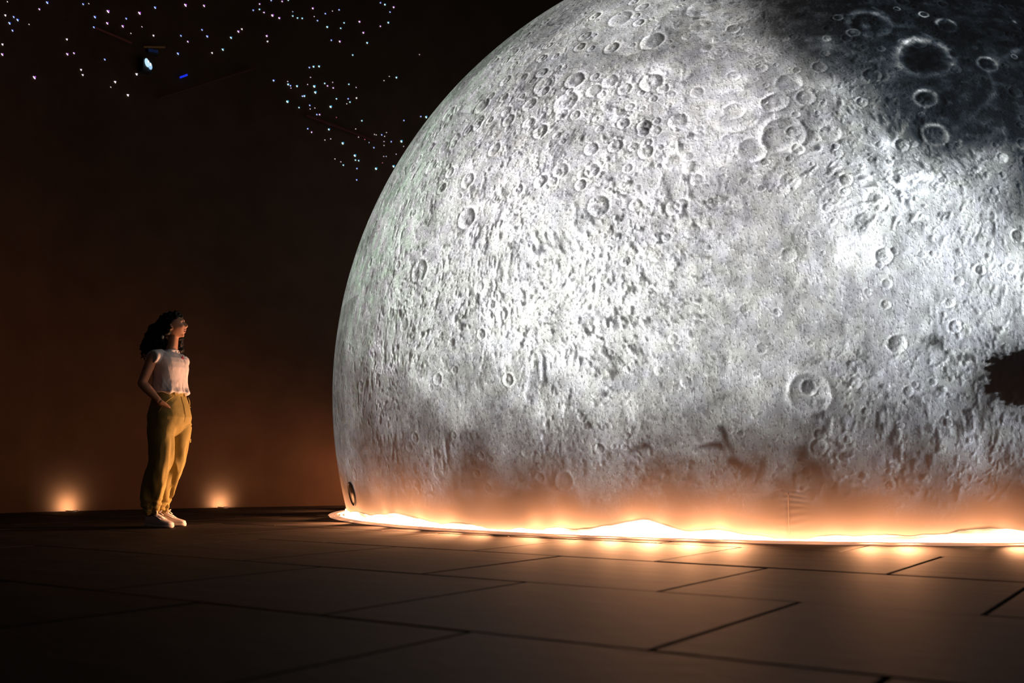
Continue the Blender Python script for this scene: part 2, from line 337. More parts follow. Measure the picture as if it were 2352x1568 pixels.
# craters read off the lunar map: x, y, radius, depth, floor tone, rim tone
CR = '''1367 37 14 1.2 -.2 .1;1344 83 15 1.1 -.15 .1;1358 111 10 1 -.1 .1;1405 110 18 1.4 -.2 .1;1467 52 13 1.2 -.2 .25;1460 36 11 1 -.1 .1;1498 94 27 1 -.35 .15
1424 43 28 .5 -.1 .05;1616 18 36 .6 -.15 .1;1608 61 24 .6 0 .12;1685 66 15 1.2 -.6 .1;1644 93 7 1 -.3 .2;1577 84 11 .8 0 .25;1649 122 20 .6 0 .15;1623 110 12 .7 0 .1
1320 184 24 1.3 -.15 .1;1299 235 30 .8 .05 .15;1251 194 28 .6 0 .05;1242 133 12 1 -.15 .1;1276 129 10 1 -.1 .1;1282 156 9 1 -.1 .05;1248 167 12 1 -.1 .1
1366 176 12 1 -.1 .05;1401 186 19 1.1 -.1 .1;1364 209 19 .8 0 .1;1496 189 26 1.3 -.15 .15;1435 204 17 1.1 -.1 .1;1382 217 11 .8 .1 .2;1473 213 9 1.2 -.3 .2;1501 227 10 1 -.2 .15
1447 245 11 1 -.1 .1;1422 228 5 1.4 -.6 .1;1475 249 8 1 -.2 .1;1542 217 10 1 -.1 .15;1600 212 15 1 -.3 .1;1687 255 22 .9 .05 .25;1687 255 58 .35 -.04 .03;1775 237 24 .9 -.1 .1
1389 246 10 .8 0 .1;1432 283 15 1.3 -.1 .1;1480 290 17 1.4 -.8 0;1478 303 13 1.2 -.8 0;1506 301 13 1 -.1 .2;1557 279 22 1.1 -.45 .05;1605 298 11 1 -.1 .2;1605 311 12 1 -.1 .1
1483 348 18 1.5 -.1 .15;1358 342 17 1.3 -.05 .15;1241 301 19 .9 -.1 .1;1213 282 15 .9 0 .1;1728 344 30 .9 -.2 .05;1800 310 46 .8 -.1 .06;1788 318 34 .5 -.1 .05;1513 381 8 1 -.25 .15
1441 386 12 1 -.15 .2;1585 385 18 .6 0 .1;1360 391 18 1.3 -.05 .1;1287 392 20 .7 0 .1;1414 335 17 1.2 -.55 .05;1516 338 9 1 -.3 .25;1378 376 9 1 -.05 .25;1455 337 12 .8 -.1 .1
1368 273 8 1 -.1 .25;1280 278 4 1.3 -.6 .1;1302 310 5 1.3 -.4 .1;1261 337 4 1.3 -.5 0;2000 55 42 1 -.6 .5;2128 132 54 1 -.75 .7;2270 148 20 1 .1 1.8;2127 226 22 1.1 -.5 1.2
2150 310 25 .8 .2 1.4;2175 58 20 .6 .2 .7;2122 33 9 1 .5 1.5;2025 112 7 1 .3 .8;1813 190 27 .5 0 .08;1851 224 20 .9 .05 .15;1785 233 24 .8 -.08 .1;1833 342 14 .8 -.1 .25
1908 306 22 .5 -.05 .1;1918 336 8 1.2 -.7 .4;1926 352 10 .8 .1 .3;1813 365 8 1.2 -.8 .1;2043 372 8 1 -.7 .9;1828 263 9 .8 .2 .3;1974 230 7 .8 -.3 .7;1989 185 8 .6 .6 .6;2117 263 6 .6 .9 .6
2303 362 12 .7 1.2 .6;2206 324 4 .5 1.5 1;1900 88 8 .8 1 .5;1895 122 9 .8 1 .5;1806 88 8 .6 .8 .3;2016 461 22 .6 .12 .2;1815 417 22 .5 .08 .1;1821 434 6 1 -.9 0;1943 413 14 1 -.5 .1
1941 440 10 1 0 .25;2123 498 10 .3 .35 .2;1993 465 6 1 -.4 0;2054 576 9 .8 -.9 0;2029 586 8 .8 -.8 0;2020 608 9 .8 -1 0;1812 586 17 .6 0 .12;1792 587 5 1 .1 .3;1786 716 9 1 -.1 .35
2119 584 9 .6 .25 .25;2156 584 6 1 .1 .3;2198 609 8 .8 .2 .2;2202 645 11 .8 0 .2;2182 695 10 .8 0 .25;2326 614 12 .7 0 .35;2340 542 14 1 -.5 .1;2274 561 8 .8 .1 .2
2311 800 10 .9 -.1 .3;1861 903 44 .7 -.12 .12;1859 890 17 .8 -.8 0;1866 902 5 .5 .6 0;2177 970 10 1.2 -.9 .2;1240 417 16 1.1 -.05 .22;1190 436 14 1.1 -.15 .22;1072 501 26 1.2 -.15 .08
963 622 28 1 -.2 .05;1152 721 18 1 -.05 .2;1167 872 15 1.3 -.1 .22;938 714 9 .8 -.05 .15;898 721 14 .8 -.1 .1;942 781 8 1 -.1 .15;1148 796 7 1 0 .2;1005 675 9 1 -.1 .1
1012 434 12 1.1 -.3 0;1112 630 5 1.2 -.6 0;1123 654 6 1.2 -.6 0;1137 664 5 1.2 -.6 0;1005 870 14 1.1 -.1 .05;861 817 9 .8 -.05 .2;896 840 9 .8 -.05 .2;903 842 7 .8 -.05 .2
1313 672 7 1.3 -.4 .2;1375 473 26 1.1 -.05 .04;1631 461 9 1 -.9 .2;1631 461 3 .5 1 0;1709 415 9 1 -.4 .35;1700 473 6 .6 .2 .2;1545 478 17 .9 -.2 .05;1459 578 8 1.2 -.5 0
1398 570 8 1 0 .25;1576 878 13 1 -.1 .3;1440 847 8 1 0 .25;1633 828 10 .7 .08 .15;1738 859 7 1 -.2 .25;1512 851 11 .9 -.05 .1;1403 809 7 1.3 -.2 .1;1553 798 9 1 -.1 0
1884 998 13 .9 -.6 .1;2282 1031 8 .9 -.6 .1;1135 343 18 1 0 .12;1245 414 15 1 0 .1;1242 302 18 1 -.1 .1;1168 276 17 1.3 -.2 .08;1163 256 14 .9 -.05 .1;1125 276 11 1.2 -.1 .05
1107 243 22 1.2 -.2 .05;1099 279 17 1.1 -.25 0;1030 261 20 1 -.2 0;1076 299 14 1 -.2 0;1046 320 17 .9 -.1 .05;990 338 13 1 -.15 0;1005 302 13 1 -.15 0;990 384 19 .7 -.25 0
1245 167 15 1.2 -.15 .1;1247 134 12 1.2 -.15 .1;1199 180 16 .8 -.2 .05;1161 185 16 1 -.1 .05;1161 141 13 1 -.2 0;1181 149 11 .9 -.15 0;1247 197 24 .7 0 .08;1219 282 13 .8 0 .12
1074 414 20 1.2 -.1 .08;1015 432 14 1.1 -.2 .05;1207 83 14 1.1 -.2 0;1260 105 11 1.1 -.15 0;1660 390 9 1 -.1 .2;1758 372 10 1.1 -.8 0;1750 432 9 1 -.3 .2;1771 438 5 1 -.7 .2
1800 435 14 .4 .15 .1;953 1005 13 1.2 -.2 .05;1095 1087 10 1.1 -.3 .1;1204 1040 8 .7 .5 .3;1295 1105 22 .8 -.1 .2;1376 1030 12 .9 -.2 .1;1042 1000 9 1 -.2 0
1580 360 12 .8 -.1 .1;1600 413 14 1.1 -.15 0;1620 430 9 1.3 -.3 0;1565 470 15 1 -.2 .05;1590 530 18 .9 -.2 .05;1530 545 11 1 -.2 .1;1460 470 15 1 -.15 .05;1430 425 9 1.2 -.2 .15
2350 330 12 .8 .9 .6;2240 110 5 .8 1 1;2330 130 6 .8 1.5 1;2100 330 8 .8 .6 .6;2330 50 4 .8 1.2 1;2060 20 6 .8 1 .8;1925 40 9 .8 .4 .6;1960 75 12 .8 .7 .6;2075 95 8 .7 .9 .7'''
craters = []
for ln in CR.replace('\n', ';').split(';'):
    x, y, r, dp, fd, rm = [float(q) for q in ln.split()]
    n, t = hit_moon(x, y); craters.append((np.array(n), r * t / FPX / MR, dp, fd, rm))
# small ones between them
for i in range(5200):
    a = rng.uniform(az0 + .02, az1); s_ = rng.uniform(math.sin(lat0 + .05), math.sin(lat1)); la = math.asin(s_)
    if la < math.radians(14) and rng.random() < .62: continue
    r = .0017 * (1 - rng.random() * .988) ** (-.56)
    if r > .014: r = .014 * rng.random() + .001
    craters.append((np.array([math.cos(la) * math.cos(a), math.cos(la) * math.sin(a), math.sin(la)]), r, rng.uniform(.5, 1.3), rng.uniform(-.35, .05), rng.uniform(0, .2)))
RIM = np.zeros((nla, nlo)); H = np.zeros((nla, nlo)); AL = np.zeros((nla, nlo))
for n, r, dp, fd, rm in craters:
    la = math.asin(max(-1, min(1, n[2]))); a = math.atan2(n[1], n[0])
    if a > az1: a -= 2 * PI
    w_ = 2.2 * r
    j0, j1 = np.searchsorted(lat, la - w_), np.searchsorted(lat, la + w_)
    dw = w_ / max(.2, math.cos(la)); k0, k1 = np.searchsorted(lon, a - dw), np.searchsorted(lon, a + dw)
    if j1 <= j0 or k1 <= k0: continue
    P = N3[j0:j1, k0:k1]; d = np.sqrt(((P - n) ** 2).sum(-1)) / r
    if r > .003:
        ang = np.arctan2(P[..., 2] - n[2], (P - n) @ np.array([-math.sin(a), math.cos(a), 0]))
        ph = rng.uniform(0, 6.28); d = d * (1 + .035 * np.sin(2 * ang + ph) + .02 * np.sin(5 * ang + 2 * ph) + .008 * np.sin(11 * ang))
    bowl = np.clip(d * d - 1, -.72, 0) * (d < 1)
    rim = .38 * np.exp(-((d - 1.02) / .17) ** 2) + .10 * np.exp(-np.clip(d - 1, 0, 9) / .4) * (d >= 1)
    if r > .006: bowl = bowl + .25 * np.exp(-(d / .18) ** 2) * (dp > .9)
    H[j0:j1, k0:k1] += (bowl + rim) * dp * r * (.30 if r < .012 else .22)
    if rm >= .5:
        side_ = np.clip(.35 + .9 * (P[..., 2] - n[2]) / r / MR * MR, .12, 1.2) if r > .012 else 1.0
        RIM[j0:j1, k0:k1] += rm * side_ * (np.exp(-((d - 1.06) / .16) ** 2) if r > .0042 else .7 * np.exp(-(d / .9) ** 2))
    AL[j0:j1, k0:k1] += fd * (1 / (1 + np.exp((d - .82) * 14))) + rm * np.exp(-((d - 1.05) / .22) ** 2)
# rough ground: fine relief drawn out along the meridians
SC3 = np.array([1.0, 1.0, .7])
amp = .5 + .5 * (1 / (1 + np.exp((NF[:, 2] - .22) * 14)))
PS = np.array([1, 1, .72]); PW = NF + .02 * np.stack([vnoise(NF * 11, 31), vnoise(NF * 11, 33), vnoise(NF * 11, 35)], -1)
clump = np.clip(.62 + 1.4 * fbm(NF, 6, 3, 611), .10, 1.15) * amp
pit1 = np.clip(fbm(PW * PS, 95, 2, 3, .5) - .25, 0, 1); pit2 = np.clip(fbm(PW * PS, 175, 2, 13, .5) - .22, 0, 1); pit3 = np.clip(fbm(PW * PS, 38, 3, 17, .5) - .24, 0, 1)
H += (-(pit1 * .0075 + pit2 * .0038 + pit3 * .007) * clump + fbm(NF * SC3, 46, 3, 43, .5) * .0009 + fbm(NF, 16, 2, 9) * .0016).reshape(nla, nlo)
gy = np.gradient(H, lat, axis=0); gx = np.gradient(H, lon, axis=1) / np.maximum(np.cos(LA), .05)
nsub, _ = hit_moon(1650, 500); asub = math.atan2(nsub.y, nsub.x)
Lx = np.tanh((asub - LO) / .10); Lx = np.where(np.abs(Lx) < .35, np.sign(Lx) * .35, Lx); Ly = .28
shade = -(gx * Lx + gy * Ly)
# broad tones of the lunar map; glow's dimming at left limb painted in
TONES = '''1250 60 95;1150 160 120;1300 150 142;1450 60 128;1600 60 135;1700 60 115;1750 150 145;1700 230 190;1500 230 172;1300 260 172;1100 320 155;1100 400 190;950 450 165;900 520 168;1200 450 210
1400 300 178;1600 350 188;1500 450 188;1700 450 156;1850 500 168;1950 520 208;2100 450 198;2200 500 196;2300 600 215;2100 650 192;2050 750 165;2300 720 198;1850 650 162;1650 600 178;1450 600 205
1350 645 242;1300 690 225;1200 600 210;1050 600 195;950 620 165;850 650 145;820 750 125;900 800 152;1000 800 168;1200 750 205;1350 780 205;1500 780 185;1700 780 162;1850 800 148;2000 850 132;2200 860 155
1950 950 112;1750 900 152;1600 900 158;1400 900 172;1250 900 172;1050 900 145;900 900 112;820 900 100;850 1000 70;1000 1000 92;1200 1000 112;1400 1000 125;1600 1000 108;1800 1000 88;2000 1000 92
2200 1000 118;2330 1000 128;900 1070 62;1200 1080 84;1400 1080 92;1700 1080 66;1900 1100 42;2100 1080 60;2330 1080 88;1100 1130 45;1500 1130 50;2330 1150 15;1900 1150 20;1200 1150 25;900 400 112;830 600 112;790 720 100;1000 250 105;1120 130 85;775 850 92;772 950 78
1880 75 18;1930 100 28;1955 160 45;1900 135 50;1840 60 22;1860 100 50;2000 212 55;2035 262 60;2072 300 60;2150 200 22;2170 270 26;1810 35 25;1850 30 22;1900 60 20;1950 60 18;2050 60 18;2200 50 12;2300 60 14;2128 130 18;2005 133 80;1960 110 30;2250 200 26;2100 280 34;2300 300 32;2200 350 45;2330 350 45;2050 200 42;2060 330 105
2250 420 150;2340 430 30;2340 480 40;2300 400 130;1980 200 105;1900 200 150;2000 300 125;1830 110 120;1950 250 145;1950 350 160;2040 400 190;2280 480 185;2330 560 215;1800 5 25;2000 5 14;2350 5 12
2335 870 6;2310 870 6;2300 905 10;2345 905 6;2345 840 8;2262 860 140;2265 925 130;2310 800 175;2255 800 165;2340 790 170;2330 950 140;1720 20 110;1780 60 80;1780 100 112;1690 120 140'''
tn = []; tv = []
for ln in TONES.replace('\n', ';').split(';'):
    x, y, g = [float(q) for q in ln.split()]
    n, t = hit_moon(x, y); tn.append(np.array(n)); tv.append(g)
tn = np.array(tn); tv = np.array(tv)
warp = np.stack([fbm(NF, 9, 3, 41), fbm(NF, 9, 3, 51), fbm(NF, 9, 3, 61)], -1) * .028
warp2 = np.stack([vnoise(NF * 60, 71), vnoise(NF * 60, 75), vnoise(NF * 60, 79)], -1) * .006
Q = NF + warp + warp2
num = np.zeros(len(NF)); den = np.zeros(len(NF))
for n, g in zip(tn, tv):
    d2 = ((Q - n) ** 2).sum(1); w_ = np.exp(-d2 / .0018) + 2e-3 / (1 + (d2 / .012) ** 2)
    num += w_ * g; den += w_
G = num / den
MZH = (NF[:, 2] * MR + MZ)
G = np.where((NF[:, 2] > .16) & (G < 130), G + 26 * np.tanh((G - 74) / 30), G)
G0 = num / den; G = np.maximum(G, .78 * G0 + 3); G = np.clip(G * (1.03 + .09 * np.clip((G - 110) / 60, 0, 1)), 4, 300) * (1 + .13 * fbm(NF, 13, 4, 88) + .22 * fbm(NF * SC3, 60, 3, 91) + .10 * np.clip(fbm(NF, 24, 3, 95), 0, 1))
lin = np.where(G / 255 < .04045, G / 255 / 12.92, ((np.clip(G, 0, 255) / 255 + .055) / 1.055) ** 2.4)
dkm = np.clip(1 - lin / .08, 0, 1)
# rays and streaks: bright or dark strokes between two map points
def stroke(x0, y0, x1, y1, wpx, val):
    a, t0 = hit_moon(x0, y0); b, t1 = hit_moon(x1, y1); a = np.array(a); b = np.array(b); ab = b - a
    u = np.clip(((Q2 - a) @ ab) / (ab @ ab), 0, 1); d = np.sqrt(((Q2 - a - u[:, None] * ab) ** 2).sum(1))
    w_ = wpx * t0 / FPX / MR; return val * np.exp(-(d / w_) ** 2) * (1 - .75 * u)
Q2 = NF + warp * .25 + warp2 * .5
ST = np.zeros(len(NF))
for s_ in [(2052, 335, 2108, 240, 6, 1.3), (2030, 345, 2048, 290, 6, .8), (1990, 380, 1880, 240, 14, .3),
           (2275, 165, 2282, 215, 5, 1.2), (2282, 217, 2224, 275, 6, 1.0), (2290, 155, 2352, 108, 6, 1.3), (1950, 560, 1790, 700, 18, .22), (1920, 600, 1760, 640, 14, .2), (2030, 330, 2000, 270, 8, .6),
           (2100, 420, 2330, 330, 8, .7), (1671, 395, 1672, 470, 3.5, .5), (1250, 1000, 1205, 1060, 5, .6), (1250, 970, 1243, 1020, 4, .5), (1700, 210, 1690, 190, 14, .35), (1240, 950, 1260, 900, 12, .25),
           (1655, 1021, 1600, 1030, 6, -2.4), (1655, 985, 1684, 1045, 8, -2.2), (1680, 1052, 1735, 1080, 9, -2.4), (1757, 1055, 1745, 1095, 10, -2.4), (1850, 1045, 1862, 1058, 17, -2.0), (1880, 1075, 1820, 1085, 12, -1.2),
           (1490, 1020, 1440, 1034, 6, -1.8), (1380, 470, 1372, 500, 6, -.6), (1424, 560, 1445, 680, 3, -.6), (1459, 565, 1461, 600, 4, -.8), (905, 763, 932, 909, 2.5, -.5), (1283, 878, 1340, 947, 2.5, -.7),
           (932, 840, 934, 909, 4, -.7), (1670, 590, 1681, 640, 4, -.7), (1595, 520, 1575, 570, 5, -.7), (2150, 787, 2172, 800, 12, -1.5), (2125, 785, 2150, 787, 8, -.9), (1640, 1018, 1600, 1012, 5, .5),
           (1840, 870, 1900, 905, 3, .5), (1845, 905, 1830, 930, 5, -.4), (1478, 285, 1482, 312, 9, -.6), (1820, 433, 1826, 436, 4, -1.0), (1390, 290, 1410, 340, 12, -.2), (2040, 420, 2010, 470, 26, .16),
           (2040, 410, 2100, 460, 30, .16), (2000, 210, 2040, 250, 10, .3), (1990, 60, 1980, 100, 8, .9), (1955, 30, 1990, 20, 6, 1.2), (2010, 18, 2045, 35, 4, 1.1),
           (2080, 95, 2120, 78, 6, 1.3), (2120, 78, 2180, 120, 4, 1.1), (2062, 110, 2070, 150, 7, 1.2), (1895, 95, 1905, 125, 9, .8)]:
    ST += stroke(*s_)
for k in range(34):
    th = math.radians(rng.uniform(-112, -4)); r0 = rng.uniform(15, 60); L_ = rng.uniform(60, 210) * (1.2 if th > -.9 else .7)
    cx_, cy_ = 2025 + rng.uniform(-15, 35), 425 + rng.uniform(-15, 35)
    ST += stroke(cx_ + r0 * math.cos(th), cy_ + r0 * math.sin(th), cx_ + (r0 + L_) * math.cos(th), cy_ + (r0 + L_) * math.sin(th), rng.uniform(2.5, 6), rng.uniform(.25, .6) * (1 if k % 4 else -1))
for k in range(16):
    th = math.radians(rng.uniform(115, 215)); r0 = rng.uniform(20, 70); L_ = rng.uniform(100, 300)
    ST += stroke(2020 + r0 * math.cos(th), 440 + r0 * math.sin(th), 2020 + (r0 + L_) * math.cos(th), 440 + (r0 + L_) * math.sin(th), rng.uniform(5, 14), rng.uniform(-.12, .22))
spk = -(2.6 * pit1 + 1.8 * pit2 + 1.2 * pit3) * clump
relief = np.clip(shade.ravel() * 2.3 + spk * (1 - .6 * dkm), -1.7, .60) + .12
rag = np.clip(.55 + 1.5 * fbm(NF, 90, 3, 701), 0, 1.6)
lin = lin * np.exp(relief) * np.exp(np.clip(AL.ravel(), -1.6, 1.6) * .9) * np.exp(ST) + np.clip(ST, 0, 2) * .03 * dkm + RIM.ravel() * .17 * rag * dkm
lin = lin * np.exp(dkm * (2.2 * np.clip(fbm(NF * np.array([1, 1, 1.6]), 44, 4, 711), -.2, 1) + 2.0 * np.clip(vnoise(NF * 150, 713) - .55, 0, 1)))
# ragged black patch at the right and foot of the projected picture
nb, _ = hit_moon(2338, 868); nb = np.array(nb)
db = np.sqrt((((NF - nb) * np.array([1, 1, 1.15])) ** 2).sum(1)) * MR * FPX / 7.05
lin *= 1 - np.clip((74 + 26 * fbm(NF * np.array([1, 1, 2.2]), 90, 4, 131) - db) / 9, 0, 1) * .98
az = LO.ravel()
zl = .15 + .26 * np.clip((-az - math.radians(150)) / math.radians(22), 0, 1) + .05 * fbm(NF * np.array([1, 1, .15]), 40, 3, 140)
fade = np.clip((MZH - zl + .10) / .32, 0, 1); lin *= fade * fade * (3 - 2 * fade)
# tints
tg = vnoise(NF * 3.1, 200); tf = fbm(NF, 55, 2, 210)
left = np.clip((-az - math.radians(133)) / math.radians(20), 0, 1) * np.clip((NF[:, 2] + .15) * 3, 0, 1)
right = np.clip((az + math.radians(103)) / math.radians(12), 0, 1)
dk = np.clip(1 - lin / .12, 0, 1) * right * (NF[:, 2] > .2)
R_ = 1.0 + .03 * tg + .015 * tf - .11 * left * (.6 + .8 * tf) - .075 * right - .25 * dk
G_ = .985 - .012 * tg + .02 * tf + .10 * left * (.6 + 1.2 * tf) + .01 * right
B_ = .985 + .02 * tg - .06 * tf - .05 * left + .045 * right + .28 * dk
col = np.stack([lin * R_, lin * G_, lin * B_, np.ones_like(lin)], -1).astype(np.float32)

# puckers of the cloth along the seam
pos = NF * MR
saz = math.atan2(*reversed([hit_moon(1811, 1150)[0].x, hit_moon(1811, 1150)[0].y]))
du = (az - saz) * MR * np.cos(lat0)
pk = np.sin(MZH * 2 * PI / .036 + 2.5 * np.sin(MZH * 19 + du * 14)) * np.exp(-((du - .03) / .07) ** 2) * np.clip((.34 - MZH) / .05, 0, 1) * np.clip((MZH - .03) / .05, 0, 1) * .0010
pk += -.004 * np.exp(-(du / .012) ** 2) * np.clip((.30 - MZH) / .08, 0, 1)
pk += .006 * np.sin(du * 11) * np.exp(-(MZH / .05) ** 2)
pos = pos * (1 + pk[:, None] / MR)
top = len(pos)
vv = np.concatenate([pos, [[0, 0, MR]]])
I0 = np.arange(nla - 1)[:, None] * nlo + np.arange(nlo)[None]; I1 = np.arange(nla - 1)[:, None] * nlo + (np.arange(nlo)[None] + 1) % nlo
quads = np.stack([I0, I1, I1 + nlo, I0 + nlo], -1).reshape(-1, 4)
b0 = (nla - 1) * nlo; tri = np.stack([b0 + np.arange(nlo), b0 + (np.arange(nlo) + 1) % nlo, np.full(nlo, top)], -1)
me = bpy.data.meshes.new('fabric_skin')
nq, ntri = len(quads), len(tri)
me.vertices.add(len(vv)); me.vertices.foreach_set('co', vv.astype(np.float32).ravel())
me.loops.add(nq * 4 + ntri * 3); me.loops.foreach_set('vertex_index', np.concatenate([quads.ravel(), tri.ravel()]).astype(np.int32))
me.polygons.add(nq + ntri); me.polygons.foreach_set('loop_start', np.concatenate([np.arange(nq) * 4, nq * 4 + np.arange(ntri) * 3]).astype(np.int32))
me.update(calc_edges=True); me.polygons.foreach_set('use_smooth', np.ones(nq + ntri, bool))
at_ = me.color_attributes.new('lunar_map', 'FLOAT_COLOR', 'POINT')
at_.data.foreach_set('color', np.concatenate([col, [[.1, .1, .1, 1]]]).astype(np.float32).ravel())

def moon_material():
    m = bpy.data.materials.new('backlit_moon_fabric'); m.use_nodes = True; nt = m.node_tree; L = nt.links; b = nt.nodes['Principled BSDF']
    b.inputs['Base Color'].default_value = (.50, .44, .42, 1); b.inputs['Roughness'].default_value = .8; b.inputs['Specular IOR Level'].default_value = .15
    a = nt.nodes.new('ShaderNodeAttribute'); a.attribute_name = 'lunar_map'
    tc = nt.nodes.new('ShaderNodeTexCoord')
    def nz(scale, off, st=(1, 1, .6), detail=3):
        mp = nt.nodes.new('ShaderNodeMapping'); mp.inputs['Scale'].default_value = st; mp.inputs['Location'].default_value = off
        L.new(tc.outputs['Object'], mp.inputs[0]); n = nt.nodes.new('ShaderNodeTexNoise'); n.inputs['Scale'].default_value = scale; n.inputs['Detail'].default_value = detail
        L.new(mp.outputs[0], n.inputs['Vector']); return n.outputs[0]
    def math_(op, x, y):
        q = nt.nodes.new('ShaderNodeMath'); q.operation = op
        for i, s in enumerate((x, y)):
            if isinstance(s, (int, float)): q.inputs[i].default_value = s
            else: L.new(s, q.inputs[i])
        return q.outputs[0]
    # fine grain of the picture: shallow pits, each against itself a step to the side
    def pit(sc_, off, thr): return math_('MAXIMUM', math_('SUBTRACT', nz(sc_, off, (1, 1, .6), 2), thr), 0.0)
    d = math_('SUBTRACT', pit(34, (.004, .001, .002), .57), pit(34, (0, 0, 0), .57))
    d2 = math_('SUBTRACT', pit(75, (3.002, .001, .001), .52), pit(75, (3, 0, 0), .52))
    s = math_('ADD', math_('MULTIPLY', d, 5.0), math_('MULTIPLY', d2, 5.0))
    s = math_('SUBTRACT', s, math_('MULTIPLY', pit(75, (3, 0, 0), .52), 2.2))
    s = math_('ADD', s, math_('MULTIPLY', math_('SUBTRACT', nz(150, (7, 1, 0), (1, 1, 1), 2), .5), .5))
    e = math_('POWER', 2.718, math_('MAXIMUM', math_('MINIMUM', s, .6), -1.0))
    v = nt.nodes.new('ShaderNodeVectorMath'); v.operation = 'SCALE'; L.new(a.outputs['Color'], v.inputs[0]); L.new(e, v.inputs['Scale'])
    L.new(v.outputs[0], b.inputs['Emission Color']); b.inputs['Emission Strength'].default_value = 1.0
    return m
moon = empty('moon_balloon', (MX, MY, 0)); tag(moon, 'giant glowing inflatable moon with a cratered lunar picture', 'moon balloon')
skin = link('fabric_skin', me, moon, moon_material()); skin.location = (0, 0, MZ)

# hem: flattened fabric rolls on the floor round the foot
def ring_mesh(r, z, rr, flat, n=220, wob=0.0, m=8):
    mb = MB(); pts = []
    for k in range(n):
        a = 2 * PI * k / n; q = r + wob * math.sin(a * 37) + wob * .7 * math.sin(a * 61 + 1)
        pts.append((q * math.cos(a), q * math.sin(a), z))
    mb.tube(pts, rr, m, flat=flat, closed=True); return mb.mesh('hem_roll', True)
M_ROLL = mat('hem_roll_painted_glow', (.62, .5, .42), .6, .3, 18, .12, .3, 40)
M_ROLL.node_tree.nodes['Principled BSDF'].inputs['Emission Color'].default_value = (1, .46, .26, 1); M_ROLL.node_tree.nodes['Principled BSDF'].inputs['Emission Strength'].default_value = .5  # lamplight on the rolls put in as emission
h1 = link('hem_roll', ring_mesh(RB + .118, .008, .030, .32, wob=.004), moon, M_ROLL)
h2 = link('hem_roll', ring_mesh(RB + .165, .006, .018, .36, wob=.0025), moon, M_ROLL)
# welt of the vertical seam
mb = MB(); pts = []
for k in range(60):
    la = lat0 + (math.radians(-12.2) - lat0) * k / 59; pts.append(Vector((math.cos(la) * math.cos(saz), math.cos(la) * math.sin(saz), math.sin(la))) * (MR - .001) + Vector((0, 0, MZ)))
mb.tube(pts, .0035, 6, ref=(0, 0, 1)); mb.build('seam', M_SKIRT, moon, True)
# round air port near the left edge
n, t = hit_moon(810, 1134); n = Vector(n); tang = Vector((-n.y, n.x, 0)).normalized(); up = n.cross(tang)
cpt = n * MR + Vector((0, 0, MZ))
mb = MB(); mb.tube([cpt + n * .008 + tang * .1 * math.cos(a) + up * .1 * math.sin(a) for a in [2 * PI * k / 36 for k in range(36)]], .0075, 8, ref=n, closed=True)
port = mb.build('air_port', M_BLACK, moon, True); port['label'] = 'dark ringed oval air port'
mb = MB(); mb.loft([[cpt + n * (.006 - .004 * j) + tang * (.098 - .03 * j) * math.cos(a) + up * (.098 - .03 * j) * math.sin(a) for a in [2 * PI * k / 32 for k in range(32)]] for j in range(2)])
mb.build('port_flap', M_SKIRT, port, True)

# glowing rope light lying behind the hem
m_rope = bpy.data.materials.new('rope_light_glow'); m_rope.use_nodes = True; nt = m_rope.node_tree; b = nt.nodes['Principled BSDF']
b.inputs['Emission Color'].default_value = (*WARM, 1)
tc = nt.nodes.new('ShaderNodeTexCoord'); nn = nt.nodes.new('ShaderNodeTexNoise'); nn.inputs['Scale'].default_value = 1.6; nn.inputs['Detail'].default_value = 2
rp = nt.nodes.new('ShaderNodeMapRange'); rp.inputs[1].default_value = .38; rp.inputs[2].default_value = .62; rp.inputs[3].default_value = 14; rp.inputs[4].default_value = 44
nt.links.new(tc.outputs['Object'], nn.inputs['Vector']); nt.links.new(nn.outputs[0], rp.inputs[0]); nt.links.new(rp.outputs[0], b.inputs['Emission Strength'])
rope = link('rope_light', ring_mesh(RB + .066, .010, .008, 1, 260), moon, m_rope); rope.data.name = 'rope_light'

# added foot band: the lamplit hot zone put in as emission, of varying height
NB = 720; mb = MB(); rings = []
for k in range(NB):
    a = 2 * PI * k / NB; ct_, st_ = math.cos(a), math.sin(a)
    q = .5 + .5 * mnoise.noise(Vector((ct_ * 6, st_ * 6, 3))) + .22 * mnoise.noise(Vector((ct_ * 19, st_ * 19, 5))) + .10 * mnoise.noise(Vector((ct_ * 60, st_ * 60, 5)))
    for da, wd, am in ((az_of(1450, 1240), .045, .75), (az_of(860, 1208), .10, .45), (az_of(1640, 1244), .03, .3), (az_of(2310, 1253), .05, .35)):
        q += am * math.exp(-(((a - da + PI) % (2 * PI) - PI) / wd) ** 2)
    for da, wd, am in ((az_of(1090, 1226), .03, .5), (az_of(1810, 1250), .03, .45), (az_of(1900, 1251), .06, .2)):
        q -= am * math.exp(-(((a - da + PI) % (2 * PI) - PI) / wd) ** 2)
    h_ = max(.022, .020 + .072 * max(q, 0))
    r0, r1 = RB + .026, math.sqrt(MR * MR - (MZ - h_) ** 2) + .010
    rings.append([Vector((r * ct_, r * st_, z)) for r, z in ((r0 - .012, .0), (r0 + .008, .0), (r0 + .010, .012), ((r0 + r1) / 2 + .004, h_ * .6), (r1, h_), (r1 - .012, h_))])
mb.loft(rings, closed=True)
m_b = bpy.data.materials.new('painted_foot_glow'); m_b.use_nodes = True; nt = m_b.node_tree; b = nt.nodes['Principled BSDF']
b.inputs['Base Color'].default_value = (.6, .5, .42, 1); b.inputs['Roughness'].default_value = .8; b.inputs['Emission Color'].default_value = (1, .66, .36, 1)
tc = nt.nodes.new('ShaderNodeTexCoord'); nn = nt.nodes.new('ShaderNodeTexNoise'); nn.inputs['Scale'].default_value = 2.6; nn.inputs['Detail'].default_value = 3
